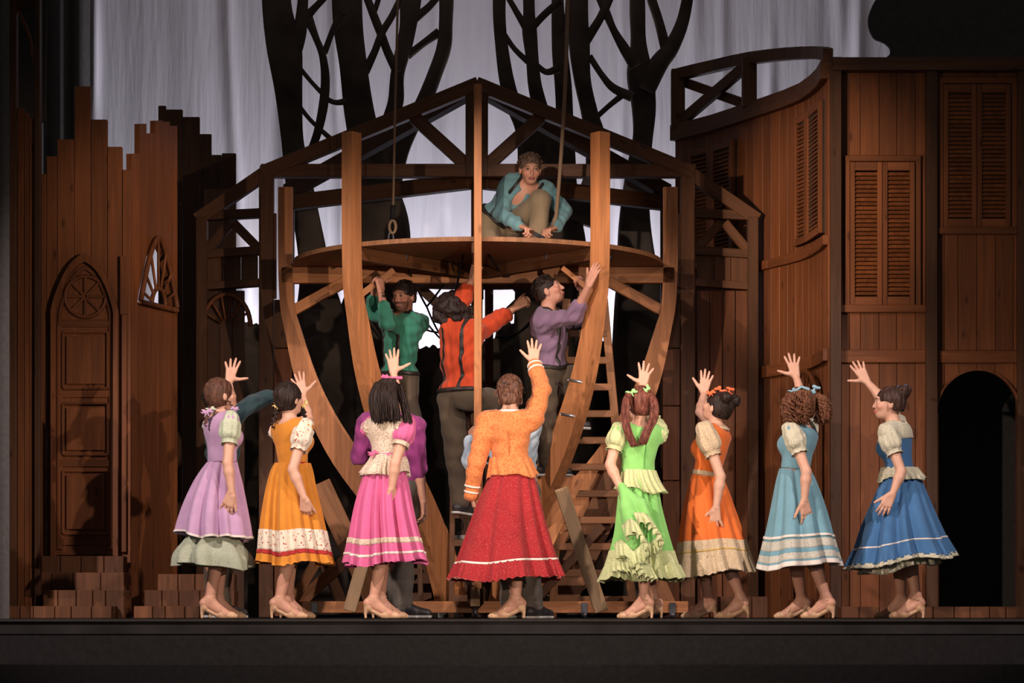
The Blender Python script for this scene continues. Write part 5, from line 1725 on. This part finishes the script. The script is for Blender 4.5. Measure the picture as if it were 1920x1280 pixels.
g.strands('loose_hair', rt, MATS['light_brown_hair'], 3, 0.007, 0.004, 9)
for px, py in ((941, 714), (972, 712)): g.tubering('hair_clip', [g.p(px, py, -0.10), g.p(px + 6, py + 4, -0.105)], 0.005, IRON)

# ---- 5 green
g = dancer('woman in a light green dress lifting its frilled skirt, auburn pigtails with green bows', -24, (1199, 800), (1196, 884), (1199, 757, 0, -22, 8),
           ('L', (1144, 871, -0.10), (1163, 914, -0.12), (1167, 936, -0.08), (0.9, 0.3, 0), dict(spread=0.2, curl=(45, 50, 35), thumb=20, tcurl=30)),
           ('R', (1216, 770, 0.33), (1206, 724, 0.44), (1211, 672, 0.46), (0, 1, 0.15), dict(spread=1.6, curl=(3, 4, 3), thumb=70)),
           (1208, 1119, 0.0, -74), (1226, 1119, 0.22, -70), 1205, bod=GREEN)
R5 = [(884, 1166, 886, 1227), (915, 1160, 918, 1236), (950, 1156, 955, 1243), (1000, 1150, 1005, 1256), (1045, 1138, 1045, 1268), (1088, 1126, 1084, 1281)]
sk = g.skirt('skirt', R5, GREEN, v1=0.80, nf=7, a0=0.090, a1=0.201, seed=22)
g.skirt('ruffle', R5, LIME, v0=0.74, v1=0.92, nf=7, a0=0.090, a1=0.201, seed=22, ruf=(36, 0.03), out=0.006, parent=sk, nv=10, hem=0.010)
g.skirt('ruffle', R5, LIME, v0=0.88, v1=1.03, nf=7, a0=0.090, a1=0.201, seed=22, ruf=(44, 0.035), out=0.012, parent=sk, nv=8, hem=0.015, flare=0.01, nt_=320)
# the gathered front fold held up by the hand, with its cascading frill
def frill(g, name, edge, mat, width, waves, amp, parent, down=(0.25, -0.5, -1.0)):
    pts = smoothpath([tuple(g.p(*q)) for q in edge], 110)
    V, F = [], []
    dn = unit(down)
    for i, p in enumerate(pts):
        t = unit(pts[min(110, i + 1)] - pts[max(0, i - 1)]); n_ = unit(np.cross(t, dn) + np.array((0, -0.5, 0)))
        for j in range(6):
            u = j / 5
            V.append(p + dn * width * u + n_ * (amp * u * math.sin(i / 110 * waves * 6.28)) + t * (0.4 * amp * u * math.cos(i / 110 * waves * 6.28)))
    for i in range(110):
        for j in range(5): F.append((i * 6 + j, i * 6 + j + 1, (i + 1) * 6 + j + 1, (i + 1) * 6 + j))
    og = worldpos(g.root)
    o = link(name, pymesh(name, [Vector(v) - og for v in V], F), mat, parent, True)
    md = o.modifiers.new('thick', 'SOLIDIFY'); md.thickness = 0.004
    return o


FOLD = Prims()
FOLD.chain([g.p(1166, 912, -0.13), g.p(1176, 950, -0.20), g.p(1190, 1000, -0.25), g.p(1186, 1045, -0.24)], [0.02, 0.05, 0.075, 0.055], 0.03)
FOLD.chain([g.p(1166, 912, -0.13), g.p(1200, 945, -0.20), g.p(1222, 985, -0.24)], [0.02, 0.035, 0.04], 0.03)
solid('skirt_fold', FOLD, 0.0085, GREEN, sk, 0.0, [], wrinkle(0.006, 55, 3, (1, 1, 0.3)))
frill(g, 'frill', [(1188, 960, -0.30), (1210, 962, -0.31), (1226, 980, -0.30), (1234, 1000, -0.28), (1222, 1015, -0.29), (1206, 1020, -0.31)], LIME, 0.10, 9, 0.030, sk)
frill(g, 'frill', [(1165, 985, -0.26), (1182, 972, -0.32), (1198, 985, -0.335), (1206, 1010, -0.335), (1192, 1030, -0.34), (1172, 1035, -0.31)], LIME, 0.12, 8, 0.028, sk)
frill(g, 'frill', [(1150, 1020, -0.24), (1165, 1012, -0.29), (1185, 1030, -0.33), (1200, 1050, -0.31)], LIME, 0.13, 7, 0.028, sk)
frill(g, 'frill', [(1140, 1045, -0.20), (1160, 1042, -0.26), (1180, 1050, -0.29), (1205, 1056, -0.28), (1222, 1060, -0.25)], LIME, 0.12, 9, 0.024, sk)
R5p = [(880, 1167, 882, 1227), (895, 1162, 900, 1234), (908, 1158, 915, 1242), (916, 1155, 926, 1249)]
g.skirt('peplum', R5p, LIME, nf=10, a0=0.036, a1=0.144, seed=6, out=0.012, nv=10, hem=0.0105)
g.tubering('zip', [g.neck - g.tf * 0.095 - g.tu * 0.06, g.waist + g.tu * 0.15 - g.tf * 0.112, g.waist - g.tf * 0.10], 0.004, cloth('green_dark', (0.12, 0.36, 0.08)))
g.puff('L', LIME, seed=15, r=0.074); g.puff('R', LIME, seed=16, r=0.07)
hc = g.haircap(H_RED, seed=19)
rt = locks(g, [(1180, 737, -0.08), (1174, 752, -0.13), (1172, 785, -0.15), (1178, 812, -0.15), (1190, 836, -0.15)], 80, 0.022, 0.03, 11)
rt += locks(g, [(1213, 734, -0.05), (1226, 752, -0.11), (1226, 782, -0.14), (1213, 808, -0.16), (1204, 832, -0.16)], 85, 0.024, 0.034, 12)
g.strands('pigtail', rt, H_RED, 4, 0.0055, 0.003, 5, hc)
GB = cloth('green_ribbon', (0.32, 0.68, 0.25))
g.bow(g.p(1184, 736, -0.10), (1, 0, 0.35), UP, GB, 0.032); g.bow(g.p(1212, 731, -0.09), (0.4, 0, 1), (1, 0, 0), GB, 0.030)

# ---- 6 orange
g = dancer('woman in a bright orange dress with beige lace hem, dark hair in orange bows', -62, (1341, 803), (1326, 889), (1345, 763, 0, -52, 26),
           ('L', (1351, 893, -0.20), (1343, 950, -0.20), (1340, 986, -0.18), (0.2, 1, 0), dict(spread=1.5, curl=(8, 8, 6), thumb=50)),
           ('R', (1313, 772, 0.36), (1320, 738, 0.52), (1326, 688, 0.54), (0, 1, 0.15), dict(spread=1.0, curl=(3, 3, 3), thumb=45)),
           (1389, 1119, 0.02, -66), (1327, 1121, 0.30, -80), 1350, Y=0.35, bod=ORANGE)
R6 = [(889, 1297, 889, 1354), (910, 1290, 910, 1364), (945, 1281, 945, 1378), (985, 1273, 982, 1391), (1030, 1267, 1022, 1405), (1086, 1261, 1066, 1420)]
sk = g.skirt('skirt', R6, ORANGE, v1=0.76, nf=7, a0=0.054, a1=0.187, seed=31)
g.skirt('lace_band', R6, LACE, v0=0.74, v1=0.88, nf=7, a0=0.054, a1=0.187, seed=31, out=0.005, parent=sk, nv=8)
g.skirt('gold_band', R6, GOLD, v0=0.82, v1=0.832, nf=7, a0=0.054, a1=0.187, seed=31, out=0.008, parent=sk, nv=2)
g.skirt('lace_ruffle', R6, LACE, v0=0.865, v1=1.02, nf=7, a0=0.054, a1=0.187, seed=31, ruf=(36, 0.025), out=0.006, parent=sk, nv=8, flare=0.008, hem=0.010)
belt(g, 'sash', LACE, 0.0, 0.018, 0.016)
g.puff('L', LACE, seed=25, r=0.08); g.puff('R', LACE, seed=26)
g.tubering('collar', [g.neck + g.tu * 0.006 + g.tr * 0.098 * math.sin(a) - g.tf * 0.095 * math.cos(a) for a in np.linspace(-2.4, 2.4, 40)], 0.010, LACE, flat=0.7)


def bun6(Hp, q):
    Hp.ell(q(-0.05, -0.07, 0.10), (0.030, 0.03, 0.028), None, 0.006); Hp.ell(q(0.055, -0.075, 0.085), (0.034, 0.034, 0.032), None, 0.006)
g.haircap(H_DARK, extra=bun6, seed=29, low=-0.055, more=[ecut(g.hq(0, 0.03, -0.05), (0.13, 0.058, 0.07), g.hax)])
OB = cloth('orange_ribbon', (0.85, 0.16, 0.06))
g.bow(g.p(1333, 736, -0.07), (1, 0, 0.2), UP, OB, 0.028); g.bow(g.p(1351, 732, -0.05), (0.8, 0, -0.5), UP, OB, 0.032); g.bow(g.p(1367, 734, 0.02), (0.6, 0, 0.8), UP, OB, 0.028)

# ---- 7 powder blue
g = dancer('woman in a pale blue dress with cream striped hem and curly chestnut pigtails', -60, (1503, 801), (1491, 878), (1499, 760, 0, -66, 8),
           ('L', (1512, 884, -0.20), (1508, 936, -0.20), (1513, 970, -0.18), (-0.3, 1, 0), dict(spread=0.8, curl=(8, 10, 8), thumb=40)),
           ('R', (1506, 752, 0.36), (1493, 707, 0.50), (1482, 662, 0.52), (0, 1, 0.15), dict(spread=1.4, curl=(3, 4, 3), thumb=66)),
           (1549, 1120, 0.0, -58), (1503, 1123, 0.25, -80), 1515, bod=SKY)
R7 = [(878, 1461, 878, 1520), (900, 1455, 900, 1531), (935, 1448, 935, 1545), (975, 1440, 972, 1557), (1020, 1430, 1012, 1568), (1068, 1419, 1056, 1582)]
sk = g.skirt('skirt', R7, SKY, v1=0.79, nf=6, a0=0.054, a1=0.172, seed=42)
for nm, mt, va, vb, o_ in (('cream_stripe', WHITE, 0.74, 0.762, 0.007), ('floral_band', SKYP, 0.78, 0.86, 0.005), ('blue_stripe', SKY, 0.855, 0.895, 0.006), ('hem_band', SKYP, 0.89, 0.95, 0.007), ('blue_stripe', SKY, 0.945, 0.965, 0.008), ('cream_stripe', WHITE, 0.96, 1.0, 0.009)):
    g.skirt(nm, R7, mt, v0=va, v1=vb, nf=6, a0=0.054, a1=0.172, seed=42, out=o_, parent=sk, nv=4)
g.puff('L', CREAMB, seed=35, r=0.074); g.puff('R', CREAMB, seed=36)
hc = g.haircap(H_CURL, seed=39, amp=0.008, off=0.018)
rt = locks(g, [(1488, 738, -0.08), (1480, 755, -0.12), (1482, 775, -0.13), (1488, 795, -0.12)], 60, 0.05, 0.06, 21)
rt += locks(g, [(1505, 738, -0.09), (1504, 758, -0.14), (1505, 778, -0.14), (1500, 796, -0.12)], 50, 0.05, 0.06, 22)
rt += locks(g, [(1530, 738, -0.02), (1542, 748, -0.05), (1546, 770, -0.06), (1540, 792, -0.05)], 80, 0.02, 0.062, 23)
g.strands('curls', rt, H_CURL, 8, 0.0075, 0.013, 26, hc, n=20)
g.bow(g.p(1486, 733, -0.05), (1, 0.2, 0.5), UP, cloth('blue_ribbon', (0.25, 0.45, 0.55)), 0.026); g.bow(g.p(1526, 731, -0.06), (0.8, 0, 0.7), UP, MATS['blue_ribbon'], 0.032); g.tubering('hair_ribbon', [g.p(1488, 734, -0.06), g.p(1503, 725, -0.07), g.p(1518, 730, -0.08)], 0.009, MATS['blue_ribbon'])

# ---- 8 denim blue
g = dancer('woman in a deep blue dress with cream collar and peplum, seen in profile', -62, (1676, 799), (1687, 882), (1667, 757, 0, -84, 4),
           ('L', (1690, 884, -0.20), (1674, 925, -0.24), (1656, 956, -0.24), (0.1, 1, 0), dict(spread=0.7, curl=(12, 14, 10), thumb=35)),
           ('R', (1658, 752, 0.34), (1626, 716, 0.40), (1605, 682, 0.42), (0.1, 1, 0.15), dict(spread=1.1, curl=(3, 4, 3), thumb=62)),
           (1717, 1114, 0.0, -66), (1690, 1120, 0.26, -80), 1690, Y=0.35, bod=BLUE)
R8 = [(884, 1655, 884, 1718), (905, 1650, 900, 1728), (940, 1634, 932, 1741), (985, 1614, 970, 1757), (1030, 1598, 1006, 1773), (1068, 1582, 1042, 1790)]
sk = g.skirt('skirt', R8, BLUE, v1=0.83, nf=7, a0=0.054, a1=0.172, seed=52)
g.skirt('hem_ribbon', R8, WHITE, v0=0.79, v1=0.805, nf=7, a0=0.054, a1=0.172, seed=52, out=0.006, parent=sk, nv=2)
g.skirt('ruffle', R8, BLUE, v0=0.80, v1=0.965, nf=7, a0=0.054, a1=0.172, seed=52, ruf=(40, 0.03), out=0.005, parent=sk, nv=9, flare=0.01)
g.skirt('lace_edge', R8, CREAMB, v0=0.95, v1=1.0, nf=7, a0=0.054, a1=0.172, seed=52, ruf=(40, 0.03), out=0.015, parent=sk, nv=4, hem=0.010)
R8b = [(1020, 1636, 1005, 1740), (1045, 1622, 1030, 1754), (1078, 1608, 1056, 1764)]
g.skirt('petticoat', R8b, CREAMB, nf=14, a0=0.072, a1=0.144, seed=55, parent=sk, nv=8, hem=0.010)
R8p = [(876, 1655, 876, 1718), (885, 1652, 884, 1724), (894, 1650, 892, 1730), (901, 1648, 898, 1733)]
g.skirt('peplum', R8p, CREAMB, nf=9, a0=0.036, a1=0.092, seed=6, out=0.012, nv=10)
col_ = Prims(); col_.extend(g.T)
g.garment('collar', col_, CREAMB, 0.018, [plane(g.neck - g.tu * 0.10, -g.tu), ecut(g.neck + g.tu * 0.03, (0.082, 0.09, 0.065), [g.tr, g.tf, g.tu])], amp=0.003, seed=3, h=0.0075)
g.puff('L', CREAMB, seed=45, r=0.074); g.puff('R', CREAMB, seed=46)
def bun8(Hp, q):
    Hp.ell(q(0, -0.085, 0.085), (0.045, 0.042, 0.036), None, 0.012)
    for i in range(7):
        a = i * 0.9; Hp.ell(q(0.03 * math.cos(a), -0.09 + 0.03 * math.sin(a), 0.105), (0.018, 0.018, 0.016), None, 0.004)
g.haircap(hairmat('dark_brown_hair', (0.022, 0.013, 0.010), (0.085, 0.045, 0.035)), extra=bun8, seed=49, low=-0.05, fz=-0.04, more=[ecut(g.hq(0, 0.025, -0.05), (0.13, 0.062, 0.075), g.hax)])
g.bow(g.p(1692, 727, -0.03), (1, 0, 0.1), UP, cloth('navy_ribbon', (0.05, 0.10, 0.24)), 0.034)
# ================================================================== THE SEVEN MEN
MG = 'men building the boat'
TRS = cloth('brown_trousers', (0.085, 0.062, 0.042), rough=0.9); KHAKI = cloth('khaki_trousers', (0.24, 0.18, 0.11), rough=0.9); GREYT = cloth('grey_trousers', (0.13, 0.11, 0.09), rough=0.9)
LEATHER = plain('dark_leather', (0.02, 0.016, 0.014), 0.5, 0.4)


def worker(label, Y, base, phi, neck, waist, pelvis, head, arms, legs, shirt, trousers, sleeves=(1.0, 1.0), susp=True, hair=H_DARK, tone=(0.50, 0.26, 0.17), beard=False, zbase=0.0, hairoff=0.010, hairextra=None, hairamp=0.004, shirtoff=0.014, collar=(0.09, 0.11, 0.055), vneck=False, headsize=1.04, lowcut=-0.045):
    g = Fig(Y, base, label, MG, phi, tone, True, zbase, lipc=(0.36, 0.13, 0.10), beard=beard)
    nk, ws, pl = g.p(*neck), g.p(*waist), g.p(*pelvis)
    g.torso(nk, ws, pl)
    for side, sh, el, wr, tip, n, opt in arms:
        g.shoulder(side, g.p(*sh) if sh else None)
        g.arm(side, g.p(*el), g.p(*wr))
    g.head(g.p(*head[:3]), head[3], head[4], head[5] if len(head) > 5 else 0, size=headsize)
    for side, sh, el, wr, tip, n, opt in arms: g.hand(side, g.p(*tip) - g.p(*wr), n, **opt)
    for side, kn, an, fphi, fpit in legs:
        g.leg(side, g.p(*kn), g.p(*an)); g.shoefoot(side, fphi, fpit)
    g.build()
    S = Prims(); S.extend(g.T)
    for (side, *_), fr_ in zip(arms, sleeves): S.extend(g.armprims(side, fr_, 1.1))
    cl = [ecut(nk + g.tu * 0.03, collar, [g.tr, g.tf, g.tu])]
    if vneck: cl.append(ecut(nk - g.tu * 0.06 + g.tf * 0.13, (0.036, 0.09, 0.085), [g.tr, g.tf, g.tu]))
    wl = pl + g.hu * 0.045
    # the belly is cut at the belt line; sleeves below it are kept
    belt_n = g.hu; cb = float(wl @ belt_n); c0 = (ws + pl) / 2; hr_ = g.hr
    def hemcut(X, Y_, Z):
        d = f32(cb) - (X * f32(belt_n[0]) + Y_ * f32(belt_n[1]) + Z * f32(belt_n[2]))
        near = ((X - f32(c0[0])) ** 2 + (Y_ - f32(c0[1])) ** 2 + (Z - f32(c0[2])) ** 2) < 0.26 ** 2
        return np.where(near, d, f32(-1))
    for (side, *_), fr_ in zip(arms, sleeves):
        a_, e_, w_ = g.arms[side]
    sh_ = g.garment('shirt', S, shirt, shirtoff, cl + [hemcut], seed=int(base), amp=0.009, freq=66, h=0.0085)
    Tr = Prims(); Tr.ell(pl + g.hu * 0.03, (0.160, 0.120, 0.12), [g.hr, g.hf, g.hu], 0.05)
    for side, kn, an, fphi, fpit in legs:
        hp, k_, a_ = g.legs[side]
        Tr.cone(hp, k_, 0.096, 0.074, 0.03); Tr.cone(k_, a_ + unit(k_ - a_) * 0.03, 0.072, 0.060, 0.02)
    def topcut(X, Y_, Z):
        d = (X * f32(belt_n[0]) + Y_ * f32(belt_n[1]) + Z * f32(belt_n[2])) - f32(cb + 0.012)
        near = ((X - f32(wl[0])) ** 2 + (Y_ - f32(wl[1])) ** 2 + (Z - f32(wl[2])) ** 2) < 0.21 ** 2
        return np.where(near, d, f32(-1))
    tr = g.garment('trousers', Tr, trousers, 0.010, [topcut], seed=int(base) + 3, amp=0.009, freq=40, h=0.0095)
    if susp:
        for k_ in (-1, 1):
            g.garment('suspender', g.T, LEATHER, shirtoff + 0.005, [slab(g.waist + g.tr * (k_ * 0.085), g.tr, 0.013), plane(wl, -g.hu), ecut(nk + g.tu * 0.05, (0.07, 0.10, 0.06), [g.tr, g.tf, g.tu])], seed=int(base), amp=0.009, freq=66, h=0.0065, parent=sh_)
        g.garment('belt', g.T, LEATHER, 0.034, [slab(wl, g.hu, 0.016)], amp=0.0, h=0.009, parent=tr)
    if hair: g.haircap(hair, hairoff, hairextra, int(base) + 1, hairamp, low=lowcut, face=(0.072, 0.085, 0.10), fz=-0.045, more=[ecut(g.hq(0, 0.045, -0.06), (0.13, 0.10, 0.085), g.hax)] if lowcut > -0.06 else ())
    if hair and lowcut > -0.06: g.scalp(hair, 170, 0.045, int(base))
    return g


TEAL = cloth('teal_knit', (0.15, 0.30, 0.33)); GRN = cloth('green_knit', (0.035, 0.18, 0.12)); ORG = cloth('orange_red_shirt', (0.50, 0.058, 0.018)); MAU = cloth('mauve_knit', (0.20, 0.125, 0.20))
MAG = cloth('magenta_shirt', (0.28, 0.045, 0.19)); LBL = cloth('light_blue_shirt', (0.42, 0.52, 0.62)); DTEAL = cloth('shaded_dark_teal_knit', (0.03, 0.06, 0.07))  # dark teal taken darker still to hold the shadow on the sleeve
GRIP = dict(spread=0.15, curl=(55, 65, 40), thumb=35, tcurl=50)
OPEN = dict(spread=0.5, curl=(6, 8, 6), thumb=35)

# crouching man on the platform
ptop = 2.8885
g = worker('man in a pale teal sweater crouching on the round platform with rope and tool', 3.1, 960, 168, (988, 350, -0.16), (952, 392, 0.0), (934, 418, 0.06), (994, 318, -0.24, 172, -12),
       [('R', (950, 356, -0.12), (940, 402, -0.22), (976, 424, -0.34), (996, 432, -0.42), (0.2, -0.3, -1), GRIP), ('L', (1022, 356, -0.10), (1058, 396, -0.16), (1042, 426, -0.36), (1024, 432, -0.42), (-0.4, -0.3, -1), GRIP)],
       [('R', (922, 462, -0.14), (946, 474, 0.30), 150, -60), ('L', (1014, 376, -0.36), (1004, 462, -0.28), 170, 0)],
       TEAL, KHAKI, (0.92, 0.92), True, hairmat('short_brown_hair', (0.05, 0.028, 0.02), (0.20, 0.13, 0.09)), tone=(0.60, 0.30, 0.20), zbase=ptop, vneck=True)
c = P(998, 434, 2.66)
tl = empty('hand_tool', P(1000, 436, 2.66), 'small dark tool held by the crouching man', 'tool')
beam('handle', P(984, 428, 2.74), P(1002, 437, 2.66), 0.028, 0.02, W_DARK, tl); beam('blade', P(1002, 437, 2.66), P(1018, 446, 2.60), 0.035, 0.012, IRON, tl)

# green
g = worker('bearded man in a green sweater reaching up to the left front rib', 2.9, 750, -135, (758, 594), (748, 672), (747, 712), (757, 557, -0.05, -150, -5),
       [('L', (786, 606, 0.02), (726, 606, -0.22), (714, 548, -0.22), (711, 522, -0.22), (-0.6, 0.5, 0.1), GRIP), ('R', (730, 600, 0.0), (698, 584, 0.06), (703, 540, -0.08), (716, 514, -0.12), (0.6, -0.4, 0), GRIP)],
       [('L', (770, 792, -0.12), (752, 878, 0.0), -140, 0), ('R', (726, 790, -0.02), (738, 878, 0.05), -140, 0)],
       GRN, TRS, (0.55, 0.55), True, H_DARK, tone=(0.46, 0.22, 0.15), beard=True, zbase=1.0)
# orange-red
def afro(Hp, q):
    r = random.Random(4)
    for i in range(60):
        v = unit([r.gauss(0, 1), r.gauss(-0.25, 1), r.gauss(0.3, 1)])
        Hp.ell(q(*(v * np.array((0.115, 0.125, 0.115)) + np.array((0, -0.04, 0.02)))), (0.033, 0.033, 0.033), None, 0.012)
g = worker('curly-haired man in an orange-red shirt with suspenders, arms stretched up', 2.72, 862, 32, (868, 606), (860, 690), (862, 742), (860, 584, 0.02, 62, 28),
       [('L', (846, 606, -0.04), (868, 560, -0.05), (884, 526, -0.10), (890, 500, -0.12), (0.7, 0.5, 0), OPEN), ('R', (892, 624, 0.02), (930, 602, 0.12), (966, 576, 0.10), (992, 560, 0.08), (0.2, 0.8, -0.2), GRIP)],
       [('L', (853, 848, 0.14), (864, 944, 0.20), 40, -5), ('R', (930, 752, 0.18), (890, 850, 0.26), 50, 0)],
       ORG, TRS, (0.5, 0.5), True, H_DARK, hairextra=afro, lowcut=-0.13, hairamp=0.008, zbase=0.8, shirtoff=0.022)
# mauve
g = worker('man in a mauve sweater climbing the wide ladder, face turned up', 2.5, 1030, 112, (1026, 586), (1034, 654, 0.04), (1028, 692, 0.08), (1029, 546, -0.02, 100, 26),
       [('R', (1018, 604, -0.12), (1076, 592, -0.30), (1104, 536, -0.44), (1117, 500, -0.46), (0.5, 0.6, 0), OPEN), ('L', (1052, 602, 0.14), (1102, 596, 0.10), (1092, 544, 0.0), (1080, 520, -0.04), (0.2, -0.6, 0.5), GRIP)],
       [('R', (1026, 790, 0.08), (1024, 872, 0.16), 88, 0), ('L', (1074, 702, 0.06), (1060, 784, 0.24), 80, 0)],
       MAU, TRS, (0.35, 0.35), True, H_DARK, tone=(0.48, 0.24, 0.17), zbase=1.0)
beam_ = beam('wooden_stick', P(1054, 502, 2.44), P(1112, 548, 2.40), 0.04, 0.03, W_RIB, None, (0, 0, 1)); tag(beam_, 'short wooden stick held up by the man in mauve', 'stick')
bm_ = beam('wooden_stick', P(672, 556, 2.70), P(738, 506, 2.78), 0.05, 0.035, W_RIB, None, (0, 0, 1)); tag(bm_, 'short wooden stick gripped by the man in green', 'stick')
# magenta
g = worker('man in a magenta shirt behind the pink dress, one hand on the rib', 1.35, 745, -6, (735, 782), (737, 860), (742, 918), (733, 745, 0.05, -4, 4),
       [('L', None, (674, 856, 0.05), (688, 816, 0.12), (692, 790, 0.16), (0.8, 0.6, 0), GRIP), ('R', (778, 800, -0.02), (784, 880, -0.04), (794, 940, -0.06), (797, 972, -0.04), (-1, 0.3, 0), dict(spread=0.4, curl=(25, 28, 20), thumb=25))],
       [('L', (738, 1030, 0.04), (738, 1136, 0.1), 40, 0), ('R', (756, 1030, 0.0), (758, 1136, 0.0), 75, 0)],
       MAG, GREYT, (0.1, 0.1), False, H_DARK, tone=(0.52, 0.27, 0.19))
# light blue
g = worker('man in a light blue shirt mostly hidden behind the red skirt, hand on the post', 1.22, 965, 0, (957, 782), (958, 862), (966, 920), (957, 748, 0.05, 0, 4),
       [('L', (912, 800, 0.0), (882, 868, 0.12), (884, 822, 0.34), (887, 796, 0.42), (0.7, 0.7, 0), GRIP), ('R', (996, 802, 0.0), (990, 872, 0.14), (960, 850, 0.3), (935, 840, 0.36), (0, 1, 0.2), GRIP)],
       [('L', (955, 1030, 0.04), (956, 1136, 0.08), 20, 0), ('R', (990, 1030, 0.02), (1002, 1137, 0.0), 40, 0)],
       LBL, GREYT, (0.9, 0.9), False, H_BROWN)
# dark teal, reaching from behind the lavender dress
g = worker('man in dark teal hidden behind the lavender dress, only his reaching arm showing', 1.3, 414, 80, (418, 790), (418, 862), (412, 920), (412, 752, 0.05, 70, 4),
       [('R', (428, 788, -0.1), (476, 754, 0.02), (512, 740, 0.10), (538, 732, 0.12), (0, 0.5, -1), OPEN), ('L', (408, 796, 0.2), (408, 868, 0.16), (412, 920, 0.2), (412, 950, 0.2), (1, 0.2, 0), OPEN)],
       [('L', (404, 1030, 0.06), (402, 1136, 0.1), 60, 0), ('R', (414, 1030, 0.0), (416, 1136, 0.0), 60, 0)],
       DTEAL, TRS, (0.7, 0.9), False, H_DARK, tone=(0.45, 0.22, 0.13))
